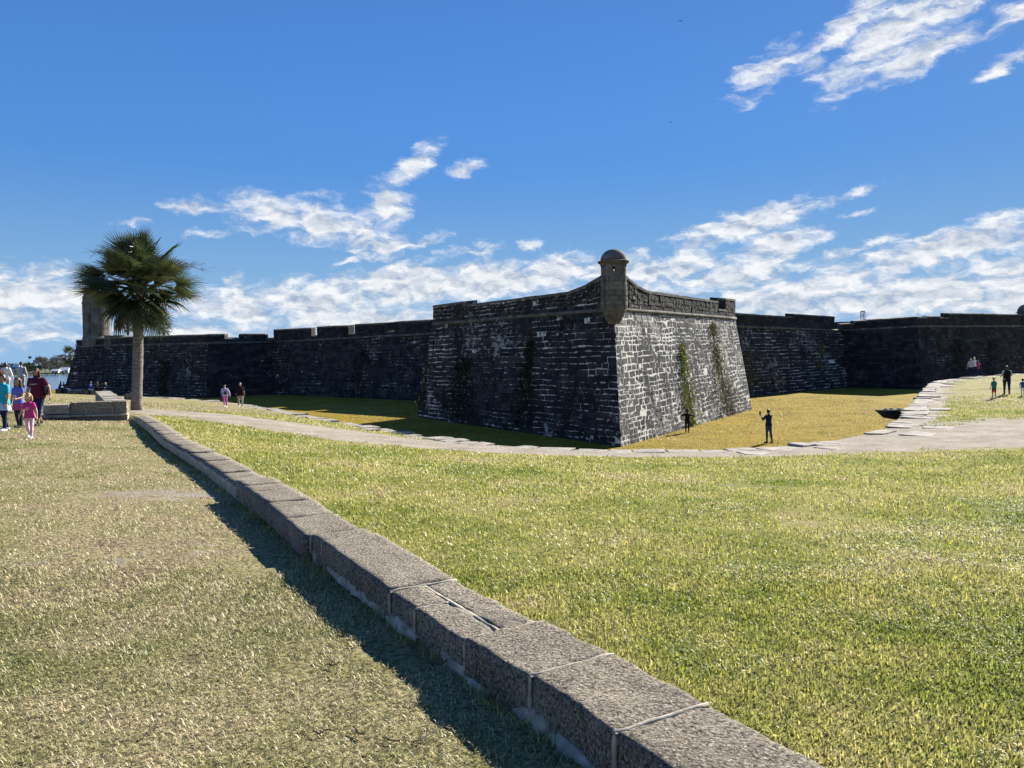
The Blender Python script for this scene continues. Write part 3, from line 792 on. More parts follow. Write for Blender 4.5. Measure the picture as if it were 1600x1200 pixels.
tip = TOP[6]
sentry_box(tip.x-.05, tip.y-.35, 4.5, 6.93, .70, 7.74, 3.6, True)
t2 = at(1603, 520, 105)
sentry_box(t2.x, t2.y, 5.2, 7.15, 1.0, 8.3, 3.9, False)
# watchtower on the far left bastion
tw = at(151, 500, 108.)
m_ = MB(); R = 1.74
m_.lathe((tw.x,tw.y,0), [(R+.1,4.2),(R+.1,5.6),(R+.02,5.75),(R,6.5),(R,10.2),(R+.07,10.3),(R+.07,10.45),(R-.02,10.55),(R*.96,11.2),(R*.82,11.8),(R*.5,12.15),(.01,12.25)], 36)
tower = m_.build('watchtower', M_TOWER, FORT)
m_ = MB(); ang = math.atan2(-tw.y, -tw.x)
for z, da in ((9.2,.25),(7.4,-.35)):
    a = ang+da; c = Vector((tw.x+R*math.cos(a), tw.y+R*math.sin(a), z)); u = Vector((-math.sin(a), math.cos(a), 0))*.16; nrm = Vector((math.cos(a),math.sin(a),0))
    m2 = MB(); pr = [c-u-nrm*.2+Vector((0,0,-.3)), c+u-nrm*.2+Vector((0,0,-.3)), c+u-nrm*.2+Vector((0,0,.3)), c-u-nrm*.2+Vector((0,0,.3))]
    m2.prism(pr, [p+nrm*.215 for p in pr]); m2.build('window_slit', M_GLASS, tower)
# raised block beside the tower
a = at(186, 530, 105.)
m_ = MB(); m_.box((a.x-1.6,a.y-.8,3.9),(a.x+1.0,a.y+1.2,5.75)); m_.build('gun_platform', M_CAP, FORT)
# ------------------------------------------------------------------ low coquina coping wall
CW = empty('coping_wall', (WL[2].x, WL[2].y, 0), 'low coquina coping wall with pale mortar joints running from the lawn to the palm', 'wall')
def wall_frame(P):
    """left edge points -> (left, right, top height) with a constant width"""
    out = []
    for i, p in enumerate(P):
        a = P[max(i-1,0)]; b = P[min(i+1,len(P)-1)]; d = Vector((b.x-a.x, b.y-a.y, 0)).normalized(); n = Vector((d.y, -d.x, 0))
        out.append((Vector((p.x,p.y,0)), Vector((p.x,p.y,0))+n*WALL_W, p.z))
    return out
FR = wall_frame(WL)
cum = [0]
for a, b in zip(FR, FR[1:]): cum.append(cum[-1]+(b[0]-a[0]).length)
def wall_at(s):
    s = max(0, min(s, cum[-1]-1e-4)); i = max(k for k in range(len(cum)-1) if cum[k] <= s); f = (s-cum[i])/(cum[i+1]-cum[i])
    return FR[i][0].lerp(FR[i+1][0], f), FR[i][1].lerp(FR[i+1][1], f), FR[i][2]*(1-f)+FR[i+1][2]*f
def coping_stone(s0, s1, w0, w1, ztop, cell, seed, zbot=-.04, rough=.006, tilt=0.):
    """rounded rough block between arc positions s0..s1 and across fractions w0..w1 of the wall"""
    L = s1-s0; W = (w1-w0)*WALL_W; nx = max(3, int(L/cell)); ny = max(3, int(W/cell)); nz = max(2, int(.16/cell))
    bm = bmesh.new(); grid = {}
    rad = .016
    def P(u, v, h):            # u along, v across 0..1, h 0..1 height
        s = s0+u*L; l, rr, _ = wall_at(s) if s >= 0 else wall_at(0)
        z = zbot + h*(ztop+tilt*(u-.5)-zbot); q = l.lerp(rr, w0+(w1-w0)*v)
        return Vector((q.x, q.y, z))
    rs = random.Random(seed); ox, oy = rs.uniform(0,90), rs.uniform(0,90)
    def vert(i, j, k):
        key = (i,j,k)
        if key in grid: return grid[key]
        u, v, h = i/nx, j/ny, k/nz
        p = P(u, v, h); c = P(.5,.5,.5)
        # round the edges
        du = min(u,1-u)*L; dv = min(v,1-v)*W; dh = (1-h)*(ztop-zbot)
        ex = max(0, rad-du); ey = max(0, rad-dv); ez = max(0, rad-dh)
        if k > 0 or True:
            m = math.sqrt(ex*ex+ey*ey+ez*ez)
            over = max(0, m-rad)
            if m > rad:
                l, rr, _ = wall_at(max(0,s0+u*L)); across = (rr-l).normalized(); along = Vector((-across.y,across.x,0))
                sgu = 1 if u > .5 else -1; sgv = 1 if v > .5 else -1
                dirv = along*(ex*sgu) + across*(ey*sgv) + Vector((0,0,ez)); p -= dirv.normalized()*over
        a = fnoise(p.x*9+ox, p.y*9+oy+p.z*13, 1, 3)-.5; b = fnoise(p.x*4+ox, p.y*4+oy, 1, 3)-.5
        e = 1+1.0*(max(0, 1-min(du,dv,dh+.0)/.05) if k == nz or j in (0,ny) else 0)
        p += Vector((0,0,1))*(a*rough*2.2*e+b*.016)*(h) + (wall_at(max(0,s0+u*L))[0]-wall_at(max(0,s0+u*L))[1]).normalized()*(a*rough*2.4)*(1 if j == 0 else 0)
        grid[key] = bm.verts.new(p); return grid[key]
    for i in range(nx):
        for j in range(ny): bm.faces.new([vert(i,j,nz),vert(i,j+1,nz),vert(i+1,j+1,nz),vert(i+1,j,nz)])
        for k in range(nz):
            bm.faces.new([vert(i,0,k),vert(i,0,k+1),vert(i+1,0,k+1),vert(i+1,0,k)])
            bm.faces.new([vert(i,ny,k),vert(i+1,ny,k),vert(i+1,ny,k+1),vert(i,ny,k+1)])
    for j in range(ny):
        for k in range(nz):
            bm.faces.new([vert(0,j,k),vert(0,j+1,k),vert(0,j+1,k+1),vert(0,j,k+1)])
            bm.faces.new([vert(nx,j,k),vert(nx,j,k+1),vert(nx,j+1,k+1),vert(nx,j+1,k)])
    bmesh.ops.recalc_face_normals(bm, faces=bm.faces)
    return bm_obj('coping_stone', bm, M_COQ, CW, smooth=True)
S = cum      # arc length at each listed joint
g = .008
def stone(s0, s1, w0=0, w1=1, z=None, cell=None, gap=g, **kw):
    zt = wall_at((s0+s1)/2)[2] if z is None else z
    d = wall_at((s0+s1)/2)[0].length
    coping_stone(s0+gap, s1-gap, w0, w1, zt, cell or max(.028, d*.0085), int(s0*1000)+int(w0*7), **kw)
stone(S[0]-.0, S[1]); stone(S[1], S[2]); stone(S[2], S[3], .0, 1.0, z=.222); stone(S[3], S[4], -.03, 1, z=.212)
# two front pieces and a strip behind them
m3 = S[4]+(S[5]-S[4])*.62
stone(S[4], m3, 0, .482, z=.178); stone(m3, S[5], 0, .482, z=.182); stone(S[4], S[5], .503, 1, z=.180)
# long stone with small worn pieces let into its far end
q0 = S[6]-.36
stone(S[5], q0, -.03, 1, z=.198)
stone(q0, S[6], .0, 1, z=.182)
zz = [.155,.152,.160,.157,.163]
u = [S[6]+(S[8]-S[6])*f for f in (0,.24,.5,.72,.86,1)]
for k in range(5): stone(u[k], u[k+1], -.13+.015*k, .93, z=zz[k]+.018)
s = S[8]; k = 0
while s < S[-1]-.3:
    l = random.Random(k).uniform(.55, 1.0); e = min(s+l, S[-1]); stone(s, e, .03, 1.03, z=wall_at((s+e)/2)[2]-.030+random.Random(k+50).uniform(-.012,.012), gap=.004); s = e; k += 1
# mortar bed that shows in the joints and along the foot
mb = MB(); n = int(S[-1]/.09); ring = []
for k in range(n+1):
    s = S[-1]*k/n; l, rr, zt = wall_at(s); nrm = (l-rr).normalized(); foot = -.006+.05*max(0, fnoise(s*1.7, 3.1, 1, 3)-.5)*2+.012*(random.random()-.5)
    if l.length > 9: foot = .004
    zf = .040+.07*(fnoise(s*2.3, 8.8, 1, 3)-.5)+.014*(random.random()-.5)
    top = zt-.028
    if S[4] <= s <= S[5]: top = .166
    if s > S[8]-.02: top = zt-.056
    if q0-.02 <= s <= S[6]+.02: top = .140
    if s > S[6]+.02: top = min(top, .118)
    ring.append([l+nrm*foot+Vector((0,0,-.1)), l+nrm*foot+Vector((0,0,max(.02,zf-.02))), l-nrm*.012+Vector((0,0,zf+.01)), l-nrm*.012+Vector((0,0,top-.01)), l-nrm*.03+Vector((0,0,top)),
                 rr+nrm*.03+Vector((0,0,top)), rr+nrm*.012+Vector((0,0,top-.015)), rr+nrm*.012+Vector((0,0,-.3))])
m = 8; vs = [v for q in ring for v in q]; fs = [(i*m+j, (i+1)*m+j, (i+1)*m+j+1, i*m+j+1) for i in range(n) for j in range(m-1)]
fs += [tuple(range(m)), tuple(range(n*m+m-1, n*m-1, -1))]
mesh('mortar_bed', vs, fs, M_PALE, CW, smooth=False)
# raised mortar fillets in the joints of the near stones
def fillet(s, w0=0., w1=1., zt=.2, wdt=.012, side=True):
    mb = MB(); pts = []; l, rr, _ = wall_at(s); nrm = (l-rr).normalized()
    if side:
        for k in range(5): pts.append(l+nrm*.003+Vector((0,0,.0+(zt-.012)*k/4)))
    for k in range(9):
        f = w0+(w1-w0)*k/8; jit = .006*math.sin(s*9+k*1.9); pts.append(l.lerp(rr, f)+Vector((-nrm.y,nrm.x,0))*jit+Vector((0,0,zt+.001+.003*math.sin(k*2.3+s))))
    mb.tube(pts, [wdt*random.uniform(.75,1.2) for _ in pts], 6); mb.build('mortar_joint', M_PALE, CW, smooth=True)
fillet(S[1], zt=.232); fillet(S[2], zt=.216); fillet(S[3], zt=.206); fillet(S[4], zt=.190); fillet(S[5], zt=.176); fillet(m3, 0, .48, .168); fillet(S[6], zt=.150)
fillet(q0, .0, 1., .186, .009); fillet(u[1], zt=.14, wdt=.008); fillet(u[2], zt=.138, wdt=.008); fillet(u[3], zt=.136, wdt=.007, side=False); fillet(u[4], zt=.134, wdt=.007)
def ribbon(s0, s1, wf, z, half):
    m_ = MB(); n = 18; vs = []
    for k in range(n+1):
        l, rr, _ = wall_at(s0+(s1-s0)*k/n); nrm = (l-rr).normalized(); c = l.lerp(rr, wf); a, b = half*random.uniform(.75,1.25), half*random.uniform(.75,1.25); zz = z+random.uniform(-.002,.002)
        vs += [c+nrm*a+Vector((0,0,z-.03)), c+nrm*a*.9+Vector((0,0,zz-.003)), c+Vector((0,0,zz)), c-nrm*b*.9+Vector((0,0,zz-.003)), c-nrm*b+Vector((0,0,z-.03))]
    m_.add(vs, [(5*k+j, 5*k+5+j, 5*k+6+j, 5*k+1+j) for k in range(n) for j in range(4)]); m_.build('mortar_joint', M_PALE, CW, smooth=True)
s = S[8]+.3; k = 0
while s < S[-1]-.5:
    l, rr, zt = wall_at(s); nrm = (l-rr).normalized(); o_ = -nrm*.013; m_ = MB(); m_.tube([l+o_+Vector((0,0,-.02)), l+o_+Vector((.004,0,(zt-.05)*.5)), l+o_+Vector((0,0,zt-.045))], .010, 5); m_.build('mortar_joint', M_PALE, CW, smooth=True); s += random.Random(k).uniform(.35,.7); k += 1
ribbon(S[4]+.01, S[5]-.01, .4925, .183, .015)

# pale lumps of mortar where the foot has been patched
for s, ln, hh in ((S[3]-.03,.34,.065),(S[2]+.34,.5,.028),(S[5]+.8,1.35,.045),(S[5]-.2,.5,.04),(S[8]-.4,.4,.035),(S[4]-.15,.25,.02),(S[1]+.3,.8,.03)):
    mb = MB(); n = max(14, int(ln/.025)); vs = []
    for k in range(n+1):
        f = k/n; l, rr, _ = wall_at(s-ln/2+ln*f); nrm = (l-rr).normalized(); h = hh*math.sin(PI*min(1,max(0,f)))**.6*random.uniform(.55,1.3)+.004
        vs += [l+nrm*(.012+.030*math.sin(PI*f)*random.uniform(.2,1.3))+Vector((0,0,-.02)), l+nrm*(.010+.012*random.random())+Vector((0,0,h*.6)), l+nrm*.004+Vector((0,0,h+.01*random.random())), l-nrm*.03+Vector((0,0,h))]
    mb.add(vs, [(4*k+j, 4*k+4+j, 4*k+5+j, 4*k+1+j) for k in range(n) for j in range(3)]); mb.build('mortar_patch', M_PALE, CW, smooth=True)

# ------------------------------------------------------------------ L-shaped masonry wall by the palm
p0 = at_z(199, 654, 0); p1 = at_z(110, 657, 0); p2 = at_z(82, 659, 0)
GW = empty('masonry_wall', (p0.x, p0.y, 0), 'knee-high grey block wall with a stepped end at the foot of the tall palm', 'wall')
dx = (p1-p0); dx.z = 0; Lw = dx.length; dx.normalize(); ny_ = Vector((-dx.y, dx.x, 0)); ny_ = ny_ if ny_.y > 0 else -ny_
def oblock(name, o, a, b, parent, mat=M_COQ, jit=.008):
    """box in the wall's own frame: along, back, up"""
    rs = random.Random(hash((round(a[0],2), round(a[2],2))) & 999)
    J = lambda: Vector((rs.uniform(-jit,jit), rs.uniform(-jit,jit), rs.uniform(-jit,jit)))
    C = [o+dx*x+ny_*y+Vector((0,0,z))+J() for z in (a[2],b[2]) for x,y in ((a[0],a[1]),(b[0],a[1]),(b[0],b[1]),(a[0],b[1]))]
    mb = MB(); mb.prism(C[:4], C[4:]); ob = mb.build(name, mat, parent)
    md = ob.modifiers.new('edge', 'BEVEL'); md.width = .018; md.segments = 2
    return ob
hgt = .56
oblock('mortar_core', p0, (.015,.02,-.1), (Lw-.015,.48,hgt-.02), GW, M_PALE)
x = 0
for row, (z0, z1, cuts) in enumerate(((.17,.37,(0,.42,1.15,1.9,Lw)),(.38,hgt,(0,.45,.95,1.45,Lw)))):
    for a, b in zip(cuts, cuts[1:]): oblock('block', p0, (a+.008,0,z0), (b-.008,.5,z1), GW)
oblock('plinth', p0, (-.02,-.09,.10), (Lw+.02,.10,.155), GW, M_PALE); oblock('plinth', p0, (0,-.02,-.1), (Lw,.10,.098), GW)
oblock('step', p0, (Lw+.01,-.10,.22), (Lw+.72,.9,.50), GW, M_SLAB); oblock('step', p0, (Lw-.02,-.16,.09), (Lw+.78,.7,.19), GW, M_SLAB); oblock('step', p0, (Lw,-.05,-.1), (Lw+.7,.7,.088), GW)
far = at_z(172, 611, .5); bk = (Vector((far.x,far.y,0))-p0); bl = bk.length; bk.normalize(); bn = Vector((bk.y,-bk.x,0)); y = .52; k = 0
while y < bl-.4:
    l = random.Random(k+5).uniform(.8, 1.3); C = []
    for z in (-.5, hgt+random.Random(k).uniform(-.015,.02)-.004*y):
        for a_, b_ in ((y+.01,0),(y+l-.01,0),(y+l-.01,-.62),(y+.01,-.62)): C.append(p0+bk*a_+bn*b_+Vector((0,0,z)))
    mb = MB(); mb.prism(C[:4][::-1], C[4:][::-1]); ob = mb.build('block', M_SLAB, GW); md = ob.modifiers.new('edge','BEVEL'); md.width = .02; md.segments = 2
    y += l; k += 1

# low seat block and far wall on the lip where visitors sit
b0 = on_ground(116, 613)
SB = empty('seat_block', b0, 'pale squared stone block lying on the grass where visitors sit', 'stone block')
mb = MB(); mb.prism([b0+Vector(v) for v in ((-.95,0,-.1),(.95,0,-.1),(.85,1.1,-.1),(-1.0,1.1,-.1))], [b0+Vector(v) for v in ((-.9,.05,.30),(.93,.03,.33),(.83,1.05,.35),(-.95,1.05,.32))])
o = mb.build('block', M_SLAB, SB); md = o.modifiers.new('edge','BEVEL'); md.width = .04; md.segments = 2
b1 = on_ground(124, 609)
LW = empty('lip_wall', b1, 'low dark broken wall on the lip behind the seated visitors', 'wall')
x = -3.2; k = 0
while x < 5.5:
    l = random.Random(k).uniform(.6,1.1); h = random.Random(k+9).uniform(.45,.75); c = b1+Vector((x,1.5-.04*x,0)); C = [c+Vector(v) for v in ((0,0,-.4),(l-.02,0,-.4),(l-.02,.5,-.4),(0,.5,-.4))]
    mb = MB(); mb.prism(C, [v+Vector((0,0,.4+h)) for v in C]); o = mb.build('block', M_CAP, LW); md = o.modifiers.new('edge','BEVEL'); md.width = .04; x += l; k += 1

# dark stone lip jutting over the moat
dk = at_z(1409, 640, -1.05)
DL = empty('stone_ledge', dk, 'dark stone ledge jutting from the moat edge over the golden grass', 'drain spout')
mb = MB(); pr = [(-1.5,-.3),(-.9,-.55),(.5,-.5),(.7,.3),(-.6,.35)]
mb.prism([dk+Vector((x*.7,y,-.55+abs(x)*.12)) for x,y in pr], [dk+Vector((x,y,.02)) for x,y in pr]); o = mb.build('ledge_slab', M_STONE, DL); set_attr(o, 'tone', [0]*10); set_attr(o, 'pale', [0]*10)
for k in range(5):
    c = dk+Vector((-.9+k*.33, -.2+.1*(k % 2), .03)); mb = MB(); mb.ball(c, (.12,.10,.07), 7, 5); mb.build('pebble', M_SLAB, DL)

# ------------------------------------------------------------------ palms
def fan_mesh(seed, leaflets=30, reach=.80, droop=.35, dead=False):
    rs = random.Random(seed); mb = MB(); V = mb
    # costapalmate fan in local space: petiole along +X, blade beyond
    pet = rs.uniform(.62,1.2)
    V.tube([(0,0,0),(pet*.5,0,.03),(pet,0,0)], [.022,.016,.012], 5)
    for i in range(leaflets):
        f = i/(leaflets-1)*2-1; a = f*math.radians(112)+rs.uniform(-.03,.03)
        L = reach*(1-.30*abs(f)**2)*rs.uniform(.9,1.06); base = Vector((pet+.14*(1-abs(f)), 0, 0))
        d = Vector((math.cos(a), math.sin(a), .18*abs(f))); side = Vector((-math.sin(a), math.cos(a), 0)); up = Vector((0,0,1))
        w = .0225; segs = 4; ring = []
        for k in range(segs+1):
            t = k/segs; p = base+d*(L*t) - up*(droop*L*t**2.6*rs.uniform(.8,1.25)) - Vector((1,0,0))*0
            ww = w*(min(1, .35+2.2*t))*(1-t**2.2)+.002
            ring.append((p-side*ww+up*ww*.45, p-up*ww*.35, p+side*ww+up*ww*.45))
        vs = [v for q in ring for v in q]
        fs = [(3*k+j, 3*k+3+j, 3*k+4+j, 3*k+1+j) for k in range(segs) for j in range(2)]
        V.add(vs, fs)
    me = bpy.data.meshes.new('frond'); me.from_pydata(mb.v, [], mb.f); me.materials.append(M_DEADFROND if dead else M_FROND); return me
FANS = [fan_mesh(k, droop=(.08,.12,.16,.22,.32)[k]) for k in range(5)]; DEAD = [fan_mesh(40+k, 18, .8, .7, True) for k in range(2)]
def palm(base, height, trunk_r, crown, label, nf, seed, lean=(0,0), group=None, stalks=True, dead=6):
    rs = random.Random(seed); P = empty('palm_tree', base, label, 'palm tree', group)
    top = base + Vector((lean[0], lean[1], height)); mb = MB(); n = 26; pts = []; rr = []
    for k in range(n+1):
        t = k/n; p = base.lerp(top, t)+Vector((.05*math.sin(3*t)*trunk_r*4, 0, -.1 if k == 0 else 0)); pts.append(p)
        rr.append(trunk_r*(1.28-.9*t if t < .12 else 1.17-.14*t)*rs.uniform(.965,1.035))
    mb.tube(pts, rr, 18); tr = mb.build('trunk', M_BARK, P, smooth=True)
    mb = MB()
    for k in range(26):                       # old leaf bases under the crown
        a = rs.uniform(0,2*PI); z = rs.uniform(-.55,.15); q = top+Vector((math.cos(a)*trunk_r*.9, math.sin(a)*trunk_r*.9, z)); e = q+Vector((math.cos(a)*.22, math.sin(a)*.22, .22))
        mb.tube([q, q.lerp(e,.5)-Vector((0,0,.02)), e], [.05,.04,.022], 5)
    mb.build('leaf_base', M_BARK, tr)
    for i in range(nf):
        t = (i+.5)/nf; elev = math.radians(88-138*t**.9)+rs.uniform(-.14,.14); a = i*2.39996+rs.uniform(-.25,.25)
        o = bpy.data.objects.new('frond', FANS[min(4, int(t*4.2+rs.random()*1.2))]); link(o, P, top+Vector((0,0,.25-.75*t)))
        o.rotation_euler = (Matrix.Rotation(a,3,'Z') @ Matrix.Rotation(-elev,3,'Y') @ Matrix.Rotation(rs.uniform(-.8,.8),3,'X')).to_euler()
        sc = crown*rs.uniform(.88,1.1)*(.92 if t < .2 else 1)*(rs.uniform(.5,.75) if rs.random() < .3 else 1); o.scale = (sc,sc,sc)
    for i in range(dead):
        a = rs.uniform(0,2*PI); o = bpy.data.objects.new('dead_frond', DEAD[i % 2]); link(o, P, top+Vector((0,0,-.35)))
        o.rotation_euler = (Matrix.Rotation(a,3,'Z') @ Matrix.Rotation(rs.uniform(.75,1.15),3,'Y')).to_euler(); o.scale = (crown*.8,)*3
    if stalks:
        for a, el_, L in ((2.75,.62,2.5),(.25,.30,2.5),(.05,.42,2.2)):
            mb = MB(); pts = [top+Vector((0,0,.2))]; d = Vector((math.cos(a)*math.cos(el_), math.sin(a)*.6*math.cos(el_), math.sin(el_)))
            for k in range(1,9): pts.append(top+Vector((0,0,.2))+d*(L*k/8)+Vector((0,0,.35*math.sin(PI*k/8)-.3*(k/8)**2)))
            mb.tube(pts, [.014-.0013*k for k in range(9)], 4)
            for k in range(3,9):
                for q in range(9):
                    e = pts[k]+Vector((rs.uniform(-.3,.3)+d.x*.25, rs.uniform(-.3,.3), rs.uniform(-.22,.22))); mid = pts[k].lerp(e,.5)+Vector((rs.uniform(-.08,.08),0,rs.uniform(-.06,.1)))
                    mb.tube([pts[k],mid,e], [.004,.0035,.003], 3, False)
            mb.build('flower_stalk', M_TWIG, P)
    return P
pb = on_ground(213, 641)
palm(pb, 4.75, .168, 1.12, 'tall cabbage palm with a full dark crown standing where the coping wall ends', 150, 3, (.06,.3))
palm(at(112, 606, 116)+Vector((0,0,-1.4)), 6.3, .2, .98, 'small distant palm rising behind the tip of the far bastion, by the bay', 34, 8, group='palms behind the fort', stalks=False, dead=2)
palm(at(201, 560, 125), 5.4, .2, .85, 'palm top peeping over the fort wall beside the watchtower platform', 24, 9, group='palms behind the fort', stalks=False, dead=0)
palm(at(257, 560, 125), 5.0, .2, .85, 'palm top peeping over the fort wall past the tall palm', 24, 10, group='palms behind the fort', stalks=False, dead=0)

# ------------------------------------------------------------------ creepers on the fort walls
def on_wall(i, px, py, z=None):
    a, n = wpt(i,.5,.5), wnormal(i); d = ray(px, py); k = (a-EYE).dot(n)/d.dot(n); return EYE+d*k
def creeper(i, line, n, mat, label, leaf=.16, thick=.22):
    """line: (px, py, half width in px)"""
    nrm = wnormal(i); P = [on_wall(i, px, py) for px, py, hw in line]; HW = [abs((on_wall(i, px+hw, py)-p).length) for (px,py,hw), p in zip(line, P)]
    V = empty('creeper', P[-1], label, 'climbing plant'); rs = random.Random(n); mb = MB()
    along = (wpt(i,1,.5)-wpt(i,0,.5)).normalized()
    cum_ = [0]
    for a, b in zip(P, P[1:]): cum_.append(cum_[-1]+(b-a).length)
    for q in range(n):
        s = rs.uniform(0, cum_[-1]); j = max(k for k in range(len(cum_)-1) if cum_[k] <= s); f = (s-cum_[j])/(cum_[j+1]-cum_[j])
        hw = HW[j]*(1-f)+HW[j+1]*f; c = P[j].lerp(P[j+1], f)
        off = rs.gauss(0,.5)*hw
        if fnoise(c.z*1.3+off*.9, i*3+off*1.1, 1.1, 3) < .36: continue
        c = c + along*off + nrm*rs.uniform(.03, thick) + Vector((0,0,rs.uniform(-.15,.15)))
        e1 = Vector((rs.gauss(0,1),rs.gauss(0,1),rs.gauss(0,1))).normalized(); e2 = e1.orthogonal().normalized(); L = leaf*rs.uniform(.5,1.2)
        mb.add([c-e1*L*.5, c+e2*L*.32, c+e1*L*.55, c-e2*L*.32], [(0,1,2,3)])
    mb.build('foliage', mat, V)
    mb = MB()
    for q in range(3):
        mb.tube([p+along*(rs.uniform(-.4,.4)*h)+nrm*.05 for p, h in zip(P, HW)], .02, 4)
    mb.build('stem', M_DARKTWIG, V)
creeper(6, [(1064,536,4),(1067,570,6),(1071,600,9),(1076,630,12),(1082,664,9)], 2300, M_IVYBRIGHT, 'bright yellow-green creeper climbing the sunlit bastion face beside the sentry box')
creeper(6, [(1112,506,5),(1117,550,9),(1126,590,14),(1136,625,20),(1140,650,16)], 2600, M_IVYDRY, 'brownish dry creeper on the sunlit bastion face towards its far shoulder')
creeper(8, [(1167,548,10),(1170,570,13),(1174,600,12)], 900, M_IVYDRY, 'loose creeper tumbling down the curtain wall behind the far shoulder of the sunlit face', .2)
creeper(8, [(1284,538,4),(1284,555,5),(1280,575,5)], 500, M_IVYBRIGHT, 'small green creeper high on the curtain wall near its inner corner', .2)
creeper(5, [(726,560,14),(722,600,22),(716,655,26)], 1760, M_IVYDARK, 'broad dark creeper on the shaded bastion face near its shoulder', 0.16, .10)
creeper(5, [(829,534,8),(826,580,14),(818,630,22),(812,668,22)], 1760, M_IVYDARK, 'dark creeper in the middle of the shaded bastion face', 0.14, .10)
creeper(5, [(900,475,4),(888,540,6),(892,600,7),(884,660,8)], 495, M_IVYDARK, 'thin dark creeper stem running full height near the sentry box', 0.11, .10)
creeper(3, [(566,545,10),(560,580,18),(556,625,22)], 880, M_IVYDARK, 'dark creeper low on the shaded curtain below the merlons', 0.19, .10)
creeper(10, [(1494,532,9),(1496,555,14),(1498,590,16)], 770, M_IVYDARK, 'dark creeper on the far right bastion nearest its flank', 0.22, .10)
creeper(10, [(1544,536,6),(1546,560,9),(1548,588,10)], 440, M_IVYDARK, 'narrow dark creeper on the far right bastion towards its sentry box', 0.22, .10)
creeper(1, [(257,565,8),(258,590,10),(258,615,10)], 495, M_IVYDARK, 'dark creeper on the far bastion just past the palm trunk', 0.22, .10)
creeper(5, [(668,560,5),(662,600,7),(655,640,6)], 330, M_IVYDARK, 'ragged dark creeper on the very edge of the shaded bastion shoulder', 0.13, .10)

# ------------------------------------------------------------------ far shore, mast and birds
vs = []; fs = []
xs = np.linspace(-640, -180, 24)
for x in xs: vs += [(x,560,-5.2),(x,566,-3.9),(x,900,-1.5)]
for k in range(23): fs += [(3*k,3*k+3,3*k+4,3*k+1),(3*k+1,3*k+4,3*k+5,3*k+2)]
tag(mesh('far_shore', vs, fs, M_SHORE), kind='structure')
def leafy_tree(base, h, w_, label, mat, n, seed, group, leaf=1.0, pine=False):
    rs = random.Random(seed); T = empty('pine_tree' if pine else 'shore_tree', base, label, 'tree', group); mb = MB()
    mb.tube([base, base+Vector((rs.uniform(-.4,.4),0,h*.5)), base+Vector((rs.uniform(-.8,.8),0,h*.9))], [h*.03,h*.022,h*.008], 6)
    for k in range(5):
        z = h*rs.uniform(.4,.8); a = rs.uniform(0,2*PI); q = base+Vector((0,0,z)); mb.tube([q, q+Vector((math.cos(a)*w_*.3, math.sin(a)*w_*.3, h*.12))], [h*.012,h*.004], 4)
    mb.build('trunk', M_DARKTWIG, T); mb = MB()
    cl = [(base+Vector((rs.gauss(0,.24)*w_, rs.gauss(0,.24)*w_, h*(rs.uniform(.62,.95) if pine else rs.uniform(.3,.92)))), rs.uniform(.10,.22)*w_) for _ in range(14)]
    for k in range(n):
        c, rad = rs.choice(cl); d = Vector((rs.gauss(0,1),rs.gauss(0,1),rs.gauss(0,.7))); p = c+d.normalized()*rad*rs.random()**.4
        e1 = Vector((rs.gauss(0,1),rs.gauss(0,1),rs.gauss(0,1))).normalized(); e2 = e1.orthogonal().normalized(); L = leaf*rs.uniform(.5,1.1)
        mb.add([p-e1*L*.5,p+e2*L*.4,p+e1*L*.5,p-e2*L*.4], [(0,1,2,3)])
    mb.build('crown', mat, T)
for k, (px, top, w_, pale) in enumerate([(-14,567,13,0),(4,566,12,0),(20,569,11,0),(31,569,11,0),(44,570,10,0),(50,567,13,0),(62,557,11,1),(70,562,13,1),(77,560,14,1),(84,563,13,1),(90,560,14,1),(97,556,15,1),(104,558,15,1),(110,560,13,1),(57,570,10,0),(12,570,11,0)]):
    Yd = 600+ (k*37) % 60; z1 = at(px, top, Yd).z; b = at(px, top, Yd); b.z = -3.6
    desc = ['dense dark', 'wispy grey-green'][pale]
    leafy_tree(b, z1+3.6, w_, 'tall flat-topped pine standing above the other trees on the far shore' if px == 62 else f'{desc} tree on the far shore across the bay', [M_TREE, M_TREEPALE][pale], 700, 200+k, f'{desc} trees on the far shore', 1.1, px == 62)
def house(px0, px1, ytop, ybase, Yd, wall, roof, label, gable=True):
    a, b = at(px0, ybase, Yd), at(px1, ybase, Yd); z0 = -4.0; z1 = at(px0, ytop, Yd).z; H = z1-z0; c = (a+b)/2; c.z = z0
    Hh = empty('shore_house', c, label, 'house'); wdt = abs(b.x-a.x); dpt = wdt*.7; eave = z0+H*.62
    mb = MB(); mb.box((a.x,Yd,z0),(b.x,Yd+dpt,eave)); wl_ = mb.build('wall', wall, Hh)
    mb = MB(); x0, x1, y0, y1, ym = a.x-.5, b.x+.5, Yd-.6, Yd+dpt+.6, Yd+dpt/2
    mb.add([(x0,y0,eave),(x1,y0,eave),(x1,y1,eave),(x0,y1,eave),(x0+wdt*.12,ym,z1),(x1-wdt*.12,ym,z1)], [(0,1,5,4),(1,2,5),(2,3,4,5),(3,0,4),(3,2,1,0)]); mb.build('roof', roof, Hh)
    nwin = max(2, int(wdt/3))
    for k in range(nwin):
        xc = a.x+wdt*(k+.5)/nwin; mb = MB(); mb.box((xc-.75,Yd-.06,z0+(eave-z0)*.35),(xc+.75,Yd+.02,z0+(eave-z0)*.8)); mb.build('window', M_GLASS, Hh)
house(92, 107, 574, 584, 575, M_WHITE, M_ROOFW, 'white waterfront house with a pale roof on the far shore beside the fort')
house(80, 91, 577, 584, 570, M_WHITE, M_ROOFW, 'lower white boathouse with pale roof just across the bay, next to the larger white house')
house(14, 27, 573, 586, 572, M_WHITE, M_ROOFG, 'white shore house with dark openings on the far bank behind the visitors')
